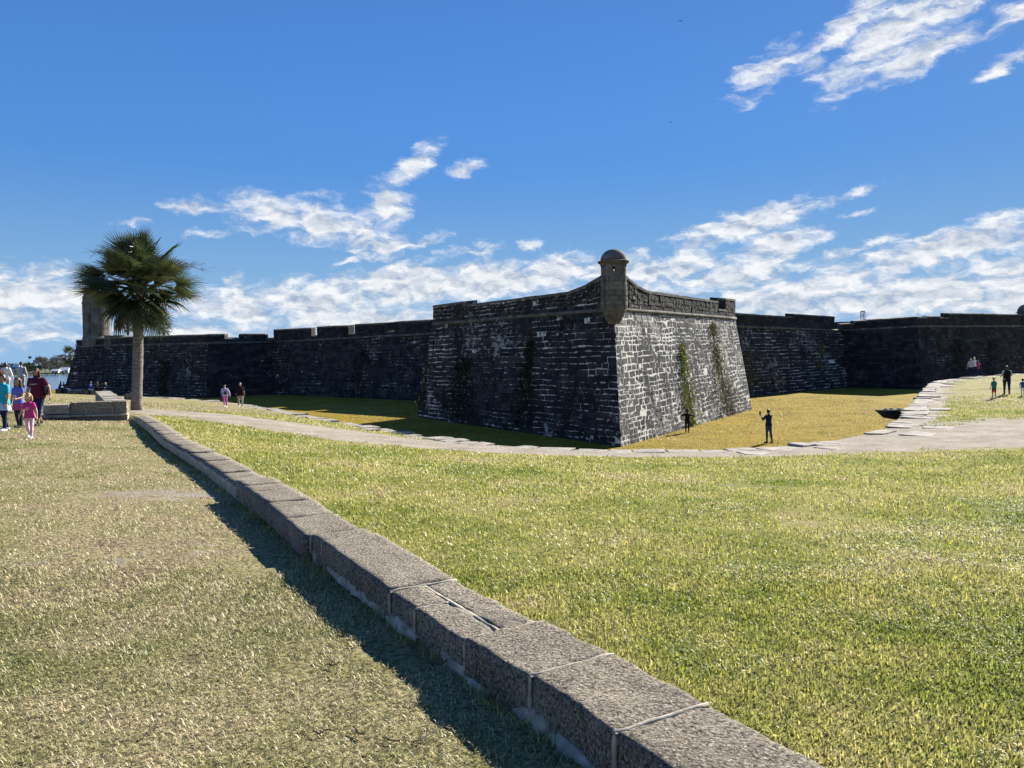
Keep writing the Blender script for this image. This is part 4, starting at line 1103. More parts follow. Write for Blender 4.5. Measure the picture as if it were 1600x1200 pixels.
house(19, 29, 569, 576, 590, M_ROOFG, M_ROOFW, 'grey house with flat white roof among the trees on the far bank')
mb = MB(); a = at(-30,587,560); b = at(112,587,560); dkk = empty('dock', ((a.x+b.x)/2,558,-4.8), 'long dark timber dock along the far waterline', 'dock')
mb.box((a.x,556,-3.9),(b.x,560,-3.3)); mb.build('deck', M_DOCK, dkk)
x = a.x+2
while x < b.x:
    mb = MB(); mb.tube([(x,557,-5.5),(x,557,-3.0)], .3, 6); mb.build('piling', M_DOCK, dkk); x += 6
mtop = at(1348, 487, 240); MT = empty('radio_mast', (mtop.x,mtop.y,0), 'slim lattice mast just showing above the far right parapet', 'mast')
mb = MB(); H = mtop.z
for sx_ in (-1,1):
    for sy_ in (-1,1): mb.tube([(mtop.x+sx_*1.0,mtop.y+sy_*1.0,-2),(mtop.x+sx_*.45,mtop.y+sy_*.45,H)], .09, 4)
mb.build('mast_leg', M_STEEL, MT); mb = MB()
for k in range(12):
    z = H*k/12; z2 = H*(k+1)/12; w0 = 1-.55*k/12; w1 = 1-.55*(k+1)/12; s_ = 1 if k % 2 else -1
    mb.tube([(mtop.x-s_*w0,mtop.y-w0,z),(mtop.x+s_*w1,mtop.y-w1,z2)], .06, 4); mb.tube([(mtop.x-w1,mtop.y-w1,z2),(mtop.x+w1,mtop.y-w1,z2)], .05, 4)
mb.build('brace', M_STEEL, MT)
mb = MB(); mb.box((mtop.x-.5,mtop.y-.5,H),(mtop.x+.5,mtop.y+.5,H+.25)); mb.build('platform', M_STEEL, MT)
for px, py, Yd, lab in ((1063,33,70,'tiny dark bird high in the open blue sky, uppermost left of the clouds'),(1048,191,80,'tiny dark bird gliding in clear sky above the sentry box'),(1386,14,80,'tiny dark bird crossing the high white clouds')):
    c = at(px,py,Yd); B = empty('bird', c, lab, 'bird', 'birds in the sky'); B.scale = (.5,.5,.5); mb = MB(); mb.ball(c, (.07,.17,.06), 8, 6); mb.ball(c+Vector((0,.19,.03)), .05, 6, 4)
    mb.add([c+Vector((-.04,-.14,0)),c+Vector((.04,-.14,0)),c+Vector((.07,-.34,.01)),c+Vector((-.07,-.34,.01))], [(0,1,2,3)]); mb.build('body', M_BIRD, B, smooth=True)
    for s_ in (-1,1):
        mb = MB(); pr = [(0,.08,.02),(.22,.12,.10),(.48,-.02,.06),(.22,-.06,.09),(0,-.07,.02)]; pts = [c+Vector((s_*x,y,z)) for x,y,z in pr]; mb.add(pts+[p+Vector((0,0,.012)) for p in pts], [(0,1,2,3,4),(9,8,7,6,5)]+[(i,(i+1)%5,5+(i+1)%5,5+i) for i in range(5)]); mb.build('wing', M_BIRD, B)
# ------------------------------------------------------------------ people
CLOTH = {}
def cloth(name, c):
    if name not in CLOTH: CLOTH[name] = plain(name, c, .85, .15, .18, 25)
    return CLOTH[name]
SKIN = {'light': plain('light_skin', (.55,.34,.24), .55, .35, .08), 'tan': plain('tan_skin', (.38,.21,.13), .55, .35, .08), 'brown': plain('brown_skin', (.16,.085,.05), .55, .35, .08)}
HAIRC = {'brown': plain('brown_hair', (.05,.028,.016), .5, .4), 'black': plain('black_hair', (.012,.010,.010), .45, .4), 'gold': plain('golden_hair', (.42,.27,.10), .5, .4), 'blond': plain('blond_hair', (.55,.42,.22), .5, .4), 'grey': plain('grey_hair', (.45,.43,.41), .6, .3)}
M_EYE = plain('eye_dark', (.02,.015,.012), .2, .5); M_LIP = plain('lip', (.36,.12,.10), .5, .3); M_SHOE_W = plain('white_shoe', (.7,.7,.7)); M_SHOE_D = plain('dark_shoe', (.025,.025,.03))
M_BLACKLEATHER = plain('black_leather', (.012,.012,.013), .45, .4); M_PHONE = plain('phone_case', (.015,.015,.018), .3, .5)

def cap_mesh(mb, p0, r0, p1, r1, n=10, flat=(1,1), axis=None):
    p0, p1 = Vector(p0), Vector(p1); t = (p1-p0); L = t.length; t = t/L if L > 1e-6 else Vector((0,0,1))
    a = axis if axis is not None else (Vector((1,0,0)) if abs(t.x) < .9 else Vector((0,1,0))); a = (a-t*a.dot(t)).normalized(); b = t.cross(a)
    rings = []
    for c, r_, e in ((p0,r0,-1),(p1,r1,1)):
        an = (80,50,22,0) if e < 0 else (0,22,50,80)
        for d in an:
            rings.append((c+t*(e*r_*math.sin(math.radians(d))), r_*math.cos(math.radians(d))))
    vs = [c+a*(math.cos(k*2*PI/n)*rr*flat[0])+b*(math.sin(k*2*PI/n)*rr*flat[1]) for c, rr in rings for k in range(n)]
    m = len(rings); fs = [(i*n+k,i*n+(k+1)%n,(i+1)*n+(k+1)%n,(i+1)*n+k) for i in range(m-1) for k in range(n)]
    fs += [tuple(range(n-1,-1,-1)), tuple(range((m-1)*n,m*n))]; mb.add(vs, fs)
def voxel(mb, size, smooth=2):
    me = bpy.data.meshes.new('tmp'); me.from_pydata([tuple(v) for v in mb.v], [], mb.f); o = bpy.data.objects.new('tmp', me); COL.objects.link(o)
    md = o.modifiers.new('r','REMESH'); md.mode = 'VOXEL'; md.voxel_size = size
    if smooth: s_ = o.modifiers.new('s','SMOOTH'); s_.iterations = smooth; s_.factor = .5
    dg = bpy.context.evaluated_depsgraph_get(); e = o.evaluated_get(dg); m2 = e.to_mesh()
    v = np.empty(len(m2.vertices)*3); m2.vertices.foreach_get('co', v); v = v.reshape(-1,3); f = [tuple(p.vertices) for p in m2.polygons]
    nn = np.empty(len(m2.vertices)*3); m2.vertices.foreach_get('normal', nn); nn = nn.reshape(-1,3)
    e.to_mesh_clear(); bpy.data.objects.remove(o); bpy.data.meshes.remove(me)
    return v, f, nn
def segd(v, a, b):
    a, b = np.array(a), np.array(b); d = b-a; t = np.clip(((v-a)@d)/max(1e-9, d@d), 0, 1); return np.linalg.norm(v-a-t[:,None]*d, axis=1), t

def person(foot, h, face, label, shirt, trousers, skin='light', hair=('brown','short'), shoes=None, sleeve=.75, hem=1.0, legs=((10,8),(-12,18)), arms=((8,10,12),(-10,10,15)),
           wide=1.0, head=1.0, child=False, hat=None, seat=None, lean=0, bare=None, waist=.99, skirt=None, vox=None, faces=True, long_top=0, head_turn=0, group=None, vest=None, lower=None):
    """foot: ground point between the feet; face: heading in degrees (0 looks away from the photographer, 180 towards);
    legs: (thigh forward, knee bend) per side; arms: (forward, outward, elbow bend) per side"""
    T = empty('person', foot, label, 'person', group)
    R_ = Matrix.Rotation(math.radians(face), 3, 'Z'); rad = math.radians
    H = 1.75; hs = head*(1.28 if child else 1.0)
    hipz, kneel, shinl = (.90,.43,.43) if not child else (.84,.40,.40)
    neckz = 1.47 if not child else 1.41
    J = {}; parts = []      # (tag, p0, r0, p1, r1, flat)
    sp = lambda z, x=0, y=0: Vector((x, y+math.sin(rad(lean))*(z-hipz), hipz+math.cos(rad(lean))*(z-hipz)))
    W = wide
    mb = MB()
    def torso_ring(z, rx, ry, y=0): return (sp(z,0,y), rx*W, ry*(1+(W-1)*1.2))
    k_ = (neckz-hipz)/.57
    zz_ = lambda z: hipz+(z-.90)*k_
    rings = [torso_ring(hipz-.09,.115,.09), torso_ring(hipz+.01,.168,.118,-.012), torso_ring(zz_(1.04),.150,.108), torso_ring(zz_(1.14),.142,.105), torso_ring(zz_(1.28),.165,.118,.008), torso_ring(zz_(1.38),.175,.105), torso_ring(zz_(1.435),.125,.082), torso_ring(zz_(1.48),.062,.062)]
    n = 16; vs = [c+Vector((math.cos(q*2*PI/n)*rx, math.sin(q*2*PI/n)*ry, 0)) for c, rx, ry in rings for q in range(n)]
    fs = [(i*n+q,i*n+(q+1)%n,(i+1)*n+(q+1)%n,(i+1)*n+q) for i in range(len(rings)-1) for q in range(n)] + [tuple(range(n-1,-1,-1)), tuple(range((len(rings)-1)*n,len(rings)*n))]
    mb.add(vs, fs); parts.append(('torso', sp(hipz-.03), .13*W, sp(zz_(1.40)), .13*W))
    nk = sp(neckz+.0); hd = nk+Vector((0,.02,.0))+Vector((0,math.sin(rad(lean))*.1,.165*hs+.02))
    cap_mesh(mb, nk-Vector((0,0,.06)), .056*min(1.1,W), hd-Vector((0,.01,.05)), .05)
    parts.append(('neck', nk, .05, nk+Vector((0,.01,.06)), .05))
    RZ = Matrix.Rotation(rad(head_turn), 3, 'Z'); hv = lambda x,y,z: hd+RZ@Vector((x,y,z))*hs
    mb.ball(hd, Vector((.076,.093,.112))*hs, 14, 10); mb.ball(hv(0,.045,-.075), Vector((.05,.046,.04))*hs, 10, 6)
    cap_mesh(mb, hv(0,.085,.01), .012*hs, hv(0,.108,-.03), .016*hs, 8)
    for s_ in (-1,1): mb.ball(hv(s_*.078,-.005,-.01), Vector((.012,.02,.03))*hs, 8, 6)
    parts.append(('head', hd+Vector((0,0,-.05))*hs, .08*hs, hd+Vector((0,0,.04))*hs, .08*hs))
    hands = []
    for s_, (fw, kb), (af, ao, eb) in ((-1, legs[0], arms[0]), (1, legs[1], arms[1])):
        hip = Vector((s_*.092*W, 0, hipz-.02)); th = rad(fw); out = Vector((s_*.02,0,0))
        knee = hip+Vector((s_*.012, math.sin(th)*kneel, -math.cos(th)*kneel)); sh = th-rad(kb)
        ank = knee+Vector((s_*.004, math.sin(sh)*shinl, -math.cos(sh)*shinl))
        cap_mesh(mb, hip, .092*W, knee, .058*(.6+.4*W), 12); cap_mesh(mb, knee, .057*(.6+.4*W), ank, .038, 12); 
        cap_mesh(mb, knee.lerp(ank,.2)+Vector((0,-.015,0)), .056*(.6+.4*W), knee.lerp(ank,.5), .046, 10)
        flatf = max(-.5, min(.6, -sh*.6)) if not seat else 0
        toe = ank+Vector((s_*.02, .15*math.cos(flatf), -.045+.0*flatf)); heel = ank+Vector((0,-.035,-.045))
        cap_mesh(mb, heel, .036, toe, .030, 10, (1.15,.9)); cap_mesh(mb, ank, .038, ank+Vector((0,.04,-.03)), .036, 8)
        parts += [('thigh',hip,.09*W,knee,.058), ('calf',knee,.057,ank,.038), ('foot',heel,.036,toe,.03), ('foot',ank-Vector((0,0,.01)),.03,ank+Vector((0,.05,-.03)),.034)]
        sho = sp(zz_(1.40), s_*.180*W); a = rad(af); o_ = rad(ao); d = Vector((s_*math.sin(o_), math.sin(a)*math.cos(o_), -math.cos(a)*math.cos(o_)))
        elb = sho+d*.285; a2 = rad(af+eb); d2 = Vector((s_*math.sin(o_)*(.4 if eb < 60 else -.6), math.sin(a2)*math.cos(o_), -math.cos(a2)*math.cos(o_))).normalized(); wri = elb+d2*.245
        cap_mesh(mb, sho+Vector((-s_*.02,0,0)), .062*(.5+.5*W), elb, .042*(.5+.5*W), 10); cap_mesh(mb, elb, .041*(.5+.5*W), wri, .028, 10)
        pal = wri+d2*.07; sd = d2.cross(Vector((s_,0,0))).normalized(); sd = sd if sd.y > 0 else -sd
        cap_mesh(mb, wri+d2*.02, .030, pal, .034, 10, (.55,1.15), axis=Vector((1,0,0)))
        parts += [('uarm',sho,.06,elb,.042), ('farm',elb,.04,wri,.03), ('hand',wri+d2*.03,.03,pal,.03)]
        hands.append((pal, d2, sd, s_))
    v, f, nn = voxel(mb, vox or (.0135 if child else .016), 2)
    # classify vertices
    best = np.full(len(v), 9.); lab = np.zeros(len(v), int); tt = np.zeros(len(v)); tags = [p[0] for p in parts]
    for i, (tg, p0_, r0_, p1_, r1_) in enumerate(parts):
        dd, t = segd(v, p0_, p1_); dd = dd-(r0_+(r1_-r0_)*t)
        m = dd < best; best[m] = dd[m]; lab[m] = i; tt[m] = t[m]
    lab = np.array([tags[i] for i in lab]); zt = np.where(lab == 'torso', tt, 0)
    sc = h/((hd.z+.112*hs) if not seat else 1.75); 
    def place(p):
        q = (np.asarray(p, float)*sc) @ np.array(R_).T; return q+np.array(foot)+np.array([0,0,dz])
    dz = 0; zmin = v[:,2].min()*sc
    dz = -zmin if seat is None else seat-(hipz-.10)*sc
    # fingers
    fb = MB()
    for pal, d2, sd, s_ in hands:
        up = d2.cross(sd).normalized()
        curl = -up if up.x*s_ > 0 else up
        for k, (o_, L) in enumerate(((.027,.068),(.009,.078),(-.009,.073),(-.026,.058))):
            b = pal+d2*.022+sd*o_; m_ = b+d2*L*.55+curl*.012; e = m_+d2*L*.42+curl*.028
            cap_mesh(fb, b, .0085, m_, .0078, 6); cap_mesh(fb, m_, .0078, e, .006, 6)
        b = pal-d2*.035+sd*.030; m_ = b+(sd*.6+d2*.8).normalized()*.035; e = m_+(d2+curl*.4).normalized()*.03
        cap_mesh(fb, b, .010, m_, .0095, 6); cap_mesh(fb, m_, .0095, e, .007, 6)
    V = np.r_[v, np.array([tuple(x) for x in fb.v])]; F = f+[tuple(i+len(v) for i in q) for q in fb.f]
    mesh('body', place(V), F, SKIN[skin], T, smooth=True)
    def garment(name, sel, off, mat, flare=0, z0=None):
        idx = np.where(sel)[0]; keep = [q for q in f if all(sel[i] for i in q)]
        if not keep: return
        used = sorted({i for q in keep for i in q}); mp_ = {u_: i for i, u_ in enumerate(used)}; u_ = np.array(used)
        wr = (fnoise(v[u_,0]*14+v[u_,1]*9, v[u_,2]*10, 1, 2)-.5)*.012
        o_ = off+wr
        if flare: o_ = o_+flare*np.clip((z0-v[u_,2])/.35, 0, 1)
        P = v[u_]+nn[u_]*np.maximum(o_, .004)[:,None]
        ob = mesh(name, place(P), [tuple(mp_[i] for i in q) for q in keep], mat, T, smooth=True)
        sd_ = ob.modifiers.new('cloth','SOLIDIFY'); sd_.thickness = .006*sc; sd_.offset = -1; return ob
    tors = lab == 'torso'; zl = v[:,2]
    wz = hipz+.09 if waist is None else hipz+(waist-.93)
    low = hipz-.02-long_top
    if shirt is not None:
        sel = (tors & (zl > low)) | ((lab == 'thigh') & (zl > low)) | ((lab == 'uarm') & (tt <= sleeve)) | ((lab == 'farm') & (tt < (sleeve-1)*1.05 if sleeve > 1 else False)) | ((lab == 'neck') & (zl < neckz-.0))
        garment('shirt', sel, .014, shirt, .022, zz_(1.2))
    if vest is not None:
        garment('vest', (tors & (zl > hipz-.06)) | ((lab == 'neck') & (zl < neckz)), .030, vest, .02, zz_(1.2))
    if trousers is not None:
        sel = (tors & (zl < wz)) | ((lab == 'thigh') & (tt <= min(1, hem*2))) | ((lab == 'calf') & (tt <= (hem-.5)*2 if hem > .5 else False))
        garment('trousers', sel, .010, trousers)
    if lower is not None: garment('leggings', (lab == 'calf') | (lab == 'thigh'), .007, lower)
    if skirt is not None:
        c = sp(hipz+.06); m2 = MB(); prof = [(.155*W,0),(.185*W,-.10),(.22*W,-.22),(.235*W,-.30)]; vs = []
        for rr, z in prof:
            for q in range(20): a = q*2*PI/20; k2 = 1+.06*math.sin(a*5)*(-z*3); vs.append(tuple(c+Vector((math.cos(a)*rr*k2, math.sin(a)*rr*.8*k2, z))))
        fs = [(i*20+q,i*20+(q+1)%20,(i+1)*20+(q+1)%20,(i+1)*20+q) for i in range(3) for q in range(20)]
        mesh('skirt', place(np.array(vs)), fs, skirt, T, smooth=True)
    if shoes is not None: 
        fz = (lab == 'foot') | ((lab == 'calf') & (tt > .95))
        o = garment('shoe', fz & (v[:,0] < 0), .010, shoes); garment('shoe', fz & (v[:,0] >= 0), .010, shoes)
    # hair, hat, features
    loc = (v-np.array(hd))@np.array(RZ)/hs; hm = lab == 'head'
    hc, style = hair
    if style != 'none' and hair:
        sel = hm & ((loc[:,2] > .055) | ((loc[:,1] < .01) & (loc[:,2] > -.05)) | ((loc[:,1] < -.03) & (loc[:,2] > -.09)))
        garment('hair', sel, .016*hs, HAIRC[hc])
        if style in ('long','bob'):
            m2 = MB(); L = .24 if style == 'long' else .10
            for q in range(7):
                a = math.radians(-160+q*(320/6)/1.0) if False else math.radians(180+(q-3)*28); x, y = math.sin(a)*.085, math.cos(a)*.085
                cap_mesh(m2, hv(x,y,.01), .032*hs, hv(x*1.15,y*1.05-.01,-.05-L*(.8+.2*math.cos(q-3))), .024*hs, 8)
            vv, ff, _ = voxel(m2, .014, 1); mesh('hair', place(vv), ff, HAIRC[hc], T, smooth=True)
        if style == 'tail':
            m2 = MB(); cap_mesh(m2, hv(0,-.09,.05), .03*hs, hv(0,-.15,-.06), .022*hs, 8); cap_mesh(m2, hv(0,-.15,-.06), .022*hs, hv(0,-.13,-.20), .012*hs, 8); mesh('ponytail', place([tuple(x) for x in m2.v]), m2.f, HAIRC[hc], T, smooth=True)
    if hat:
        kind, mat = hat
        sel = hm & (loc[:,2] > (.045 if kind != 'beanie' else .03)); garment('hat', sel, .026*hs, mat)
        if kind in ('cap','brim'):
            m2 = MB(); n = 20; vs = []; w0 = 1.0
            for rr, z in ((.088,.05),(.15 if kind == 'brim' else .10,.038)):
                for q in range(n):
                    a = q*2*PI/n; e = rr
                    if kind == 'cap': e = rr+ (.085*max(0, math.sin(a))**1.5 if rr > .09 else 0)
                    vs.append(tuple(hv(math.cos(a)*e*(.95), math.sin(a)*e*1.1, z)))
            fs = [(q,(q+1)%n,n+(q+1)%n,n+q) for q in range(n)]; o = mesh('hat_brim', place(np.array(vs)), fs, mat, T, smooth=True); md = o.modifiers.new('t','SOLIDIFY'); md.thickness = .01*sc
    if faces:
        for s_ in (-1,1):
            m2 = MB(); m2.ball(hv(s_*.031,.080,.012), Vector((.012,.008,.008))*hs, 8, 6); mesh('eye', place([tuple(x) for x in m2.v]), m2.f, M_EYE, T, smooth=True)
            m2 = MB(); m2.ball(hv(s_*.032,.083,.034), Vector((.020,.006,.005))*hs, 8, 6); mesh('eyebrow', place([tuple(x) for x in m2.v]), m2.f, HAIRC[hc], T, smooth=True)
        m2 = MB(); m2.ball(hv(0,.088,-.058), Vector((.026,.008,.008))*hs, 10, 6); mesh('mouth', place([tuple(x) for x in m2.v]), m2.f, M_LIP, T, smooth=True)
    T['_'] = 0; del T['_']
    return T, (lambda p: Vector(place([p])[0])), dict(hands=hands, hd=hd, hipz=hipz, sp=sp, zz=zz_, hs=hs, sc=sc)

G = on_ground
def hpx(foot, px, py):       # height of a standing figure whose head top is at pixel py
    d = ray(px, py); return EYE.z+d.z*(foot.y/d.y)-foot.z
C_TEAL = cloth('turquoise_shirt', (.02,.33,.42)); C_NAVY = cloth('navy_cloth', (.012,.018,.065)); C_MAROON = cloth('maroon_shirt', (.085,.014,.030)); C_PINK = cloth('pink_shirt', (.50,.045,.19)); C_PALEPINK = cloth('pale_pink_leggings', (.66,.42,.50))
C_VIOLET = cloth('violet_shirt', (.13,.13,.42)); C_MAGENTA = cloth('magenta_skirt', (.42,.06,.18)); C_DARK = cloth('charcoal_cloth', (.022,.022,.026)); C_WHITE = cloth('white_shirt', (.68,.68,.66)); C_GREY = cloth('grey_shirt', (.38,.40,.40))
C_LILAC = cloth('lilac_top', (.48,.44,.60)); C_HOTPINK = cloth('pink_trousers', (.45,.12,.36)); C_BLACK = cloth('black_cloth', (.010,.010,.012)); C_KHAKI = cloth('khaki_trousers', (.34,.28,.21)); C_DENIM = cloth('blue_jeans', (.035,.06,.14)); C_RED = cloth('red_cloth', (.28,.02,.02))
C_GREEN = cloth('green_shirt', (.015,.17,.13)); C_BLUE = cloth('blue_shirt', (.05,.08,.26)); C_BROWN = cloth('brown_leather', (.16,.07,.04)); C_LBLUE = cloth('pale_blue_cloth', (.38,.48,.70))
P_ = {}
f = G(60,665); P_['mother'] = person(f, hpx(f,62,577), 176, 'woman in a maroon T-shirt and navy capri trousers walking with a black shoulder bag', C_MAROON, C_NAVY, 'tan', ('brown','long'), M_SHOE_D, sleeve=.72, hem=.82, legs=((16,6),(-14,16)), arms=((-6,30,14),(6,10,10)), wide=1.28, long_top=.06)
f = G(47,685); P_['toddler'] = person(f, hpx(f,47,616), 186, 'small girl with golden hair in a pink T-shirt and pale pink leggings', C_PINK, C_PALEPINK, 'light', ('gold','bob'), M_SHOE_W, sleeve=.7, hem=.98, legs=((10,6),(-6,20)), arms=((-8,16,14),(12,14,22)), child=True, long_top=.05)
f = G(30,669); P_['girl'] = person(f, hpx(f,31,592), 172, 'girl in a violet top and magenta skirt over dark leggings', C_VIOLET, C_DARK, 'tan', ('brown','long'), M_SHOE_D, sleeve=.5, hem=1, legs=((4,4),(-4,8)), arms=((10,8,70),(4,10,12)), child=True, skirt=C_MAGENTA)
f = G(7,674); P_['boy'] = person(f, hpx(f,6,587), 160, 'child in a turquoise T-shirt with a pale blue jacket tied round the waist', C_TEAL, C_NAVY, 'tan', ('black','short'), M_SHOE_W, sleeve=.8, hem=1, legs=((8,6),(-8,10)), arms=((4,10,10),(2,16,12)), child=True, long_top=.05, skirt=C_LBLUE, head=.85)
f = G(34,612); P_['beanie'] = person(f, hpx(f,33,567), 20, 'person in a pale grey sweatshirt and maroon beanie looking over the bay', C_GREY, C_KHAKI, 'light', ('brown','short'), M_SHOE_W, sleeve=1.9, legs=((4,4),(-4,6)), arms=((20,10,40),(5,10,20)), hat=('beanie', C_MAROON), wide=1.1, faces=False)
f = G(10,616); P_['white'] = person(f, hpx(f,9,568), 15, 'brown-haired person in a loose white shirt at the lip above the bay', C_WHITE, C_KHAKI, 'light', ('brown','bob'), M_SHOE_D, sleeve=1.7, legs=((2,4),(-4,6)), arms=((5,14,15),(5,16,20)), long_top=.12, wide=1.12, faces=False)
f = G(-3,616); P_['redcap'] = person(f, hpx(f,1,573), 10, 'person in a dark red top and red cap beside the person in loose white', C_RED, C_DARK, 'light', ('brown','short'), M_SHOE_D, sleeve=1.8, hat=('cap', C_RED), faces=False)
f = G(352,636); P_['lilac'] = person(f, hpx(f,351,602), 185, 'woman in a lilac top and pink trousers walking along the moat edge', C_LILAC, C_HOTPINK, 'light', ('black','short'), M_SHOE_W, sleeve=1.9, hem=.95, legs=((10,6),(-10,14)), arms=((-6,26,8),(10,10,60)), wide=1.15, long_top=.05, faces=True)
f = G(376,637); P_['jacket'] = person(f, hpx(f,376,599), 200, 'man in a black jacket and khaki trousers walking along the moat edge', C_BLACK, C_KHAKI, 'tan', ('grey','short'), M_SHOE_W, sleeve=1.95, legs=((12,6),(-12,14)), arms=((6,8,15),(10,14,50)), wide=1.12, long_top=.06, faces=True)
f = in_moat(1201,692); P_['photographer'] = person(f, hpx(f,1201,641), 25, 'man in a navy shirt and jeans photographing with a phone on the golden grass', C_NAVY, C_DENIM, 'tan', ('black','short'), M_SHOE_D, sleeve=1.6, legs=((2,2),(-6,8)), arms=((45,4,95),(25,14,115)), faces=True)
f = in_moat(1074,676); P_['climber'] = person(f, hpx(f,1072,640), -20, 'child all in black with a dark hat beside the sunlit wall, arms lifted', C_BLACK, C_BLACK, 'brown', ('black','short'), M_SHOE_D, sleeve=1.8, legs=((8,6),(-10,8)), arms=((30,70,120),(30,70,120)), child=True, wide=1.15, hat=('brim', C_BLACK), faces=False)
f = G(1573,617); P_['vest'] = person(f, hpx(f,1572,573), -15, 'woman in a sleeveless black vest and navy trousers seen from behind', C_GREY, C_NAVY, 'light', ('brown','tail'), M_SHOE_D, sleeve=.9, legs=((2,2),(-2,4)), arms=((18,10,60),(18,10,60)), vest=C_BLACK, wide=1.22, faces=False)
f = G(1553,623.5); P_['greenboy'] = person(f, hpx(f,1553,590), 8, 'boy in a green T-shirt and red shorts on the grassy bank', C_GREEN, C_RED, 'light', ('blond','short'), M_SHOE_D, sleeve=.85, hem=.42, legs=((3,3),(-3,4)), arms=((6,12,18),(6,12,18)), child=True, long_top=.04, faces=False)
f = G(1598,619); P_['tot'] = person(f, hpx(f,1598,592), -30, 'toddler in a blue top and white shorts at the right edge of the bank', C_BLUE, C_WHITE, 'light', ('brown','short'), M_SHOE_D, sleeve=.8, hem=.42, legs=((6,6),(-6,10)), arms=((10,14,30),(10,14,30)), child=True, faces=False)
f = G(1517,588); P_['greyman'] = person(f, hpx(f,1517,561), -10, 'man in a grey T-shirt and navy trousers by the shaded far wall', C_GREY, C_NAVY, 'light', ('grey','short'), M_SHOE_D, sleeve=.85, wide=1.25, faces=False)
f = G(1522.5,588); P_['blond'] = person(f, hpx(f,1522,559), 20, 'blond woman in a white blouse carrying a child by the shaded far wall', C_WHITE, C_NAVY, 'light', ('blond','bob'), M_SHOE_D, sleeve=1.5, arms=((30,6,80),(30,6,80)), faces=False)
f2 = f+Vector((.18,-.30,.62)); P_['carried'] = person(f2, .88, 180, 'small child in a pink outfit held at the hip of the blond woman', C_PINK, C_PINK, 'light', ('brown','short'), M_SHOE_D, child=True, legs=((30,40),(30,40)), arms=((20,10,40),(20,10,40)), faces=False)
sit = ((82,88),(78,84))
def seat_stone(f, face):
    a = math.radians(face); d = Vector((-math.sin(a), math.cos(a), 0)); n = Vector((d.y,-d.x,0)); rs = random.Random(int(f.x*100)); J = lambda: rs.uniform(-.03,.03)
    C = [f+d*(y+J())+n*(x+J()) for x, y in ((-.36,.10),(-.36,-.42),(.36,-.42),(.36,.10))]
    C = C if (C[1]-C[0]).cross(C[2]-C[1]).z > 0 else C[::-1]
    mb = MB(); mb.prism([c-Vector((0,0,.2)) for c in C], [c+Vector((0,0,.415+J()*.3)) for c in C]); o = mb.build('block', M_CAP, LW); md = o.modifiers.new('edge','BEVEL'); md.width = .03
def sitter(px, py, hgt, face, label, top, low, hair, **kw):
    f = G(px, py); seat_stone(f, face); return person(f, hgt, face, label, top, low, 'tan', hair, M_SHOE_D, sleeve=1.8, legs=kw.pop('legs', sit), arms=kw.pop('arms', ((35,8,50),(35,8,50))), seat=kw.pop('seat', .42), faces=False, **kw)
sitter(93, 613, 1.7, -60, 'seated person in dark clothes outlined against the bay at the wall corner', C_DARK, C_DARK, ('black','short'), lean=14)
sitter(103, 613, 1.6, -100, 'visitor in dark clothes leaning back on the lip wall beside the pale block', C_DARK, C_WHITE, ('brown','short'), lean=-28, legs=((80,30),(76,40)))
sitter(140, 615, 1.7, -95, 'seated visitor in a blue jacket with a pale cap in front of the shaded bastion', C_BLUE, C_WHITE, ('grey','short'), lean=16)
sitter(151, 616, 1.75, -110, 'seated visitor in black between the blue jacket and the pale top', C_BLACK, C_DARK, ('brown','long'), lean=12)
sitter(166, 616, 1.6, 170, 'seated visitor in pale trousers at the far end of the masonry wall', C_NAVY, C_WHITE, ('blond','long'), lean=8)
sitter(207, 625, 1.7, -80, 'person half hidden behind the tall palm trunk', C_DARK, C_GREY, ('black','short'), lean=10)
# things carried
def soft_bag(c, size, mat, label, name='shoulder_bag', strap=None):
    B = empty(name, c, label, 'bag'); mb = MB(); mb.ball(c, size, 14, 10); o = mb.build('bag_body', mat, B, smooth=True)
    if strap: mb = MB(); mb.tube(strap, .014, 6); mb.build('strap', mat, B, smooth=True)
    return B
T, pl, inf = P_['mother']; zz_ = inf['zz']
soft_bag(pl((-.30,-.05,zz_(1.10))), (.065,.15,.17), M_BLACKLEATHER, 'black leather bag hanging from the shoulder of the woman in maroon', strap=[pl((-.30,.02,zz_(1.20))), pl((-.27,.05,zz_(1.34))), pl((-.20,.02,zz_(1.475))), pl((-.27,-.08,zz_(1.34))), pl((-.31,-.12,zz_(1.20)))])
mb = MB(); m_ = MB()
T, pl, inf = P_['lilac']; zz_ = inf['zz']
soft_bag(pl((-.12,.20,zz_(1.10))), (.13,.08,.11), M_BLACKLEATHER, 'black cross-body bag worn by the woman in lilac', strap=[pl((-.10,.20,zz_(1.18))), pl((.02,.19,zz_(1.30))), pl((.13,.08,zz_(1.45))), pl((.10,-.12,zz_(1.38)))])
T, pl, inf = P_['jacket']; zz_ = inf['zz']
soft_bag(pl((-.22,.18,zz_(1.06))), (.09,.10,.12), C_BROWN, 'brown bag carried by the man in the black jacket', strap=[pl((-.20,.18,zz_(1.16))), pl((-.16,.14,zz_(1.32))), pl((-.12,.02,zz_(1.46)))])
T, pl, inf = P_['photographer']; h0 = inf['hands'][0]; c = pl(h0[0]+h0[1]*.05)
PH = empty('phone', c, 'dark phone held up by the man on the golden grass', 'phone'); mb = MB(); mb.box(c+Vector((-.05,-.006,-.03)), c+Vector((.05,.006,.15))); o = mb.build('case', M_PHONE, PH); mb = MB(); mb.box(c+Vector((-.043,-.009,-.022)), c+Vector((.043,-.0065,.142))); mb.build('screen', M_GLASS, PH)
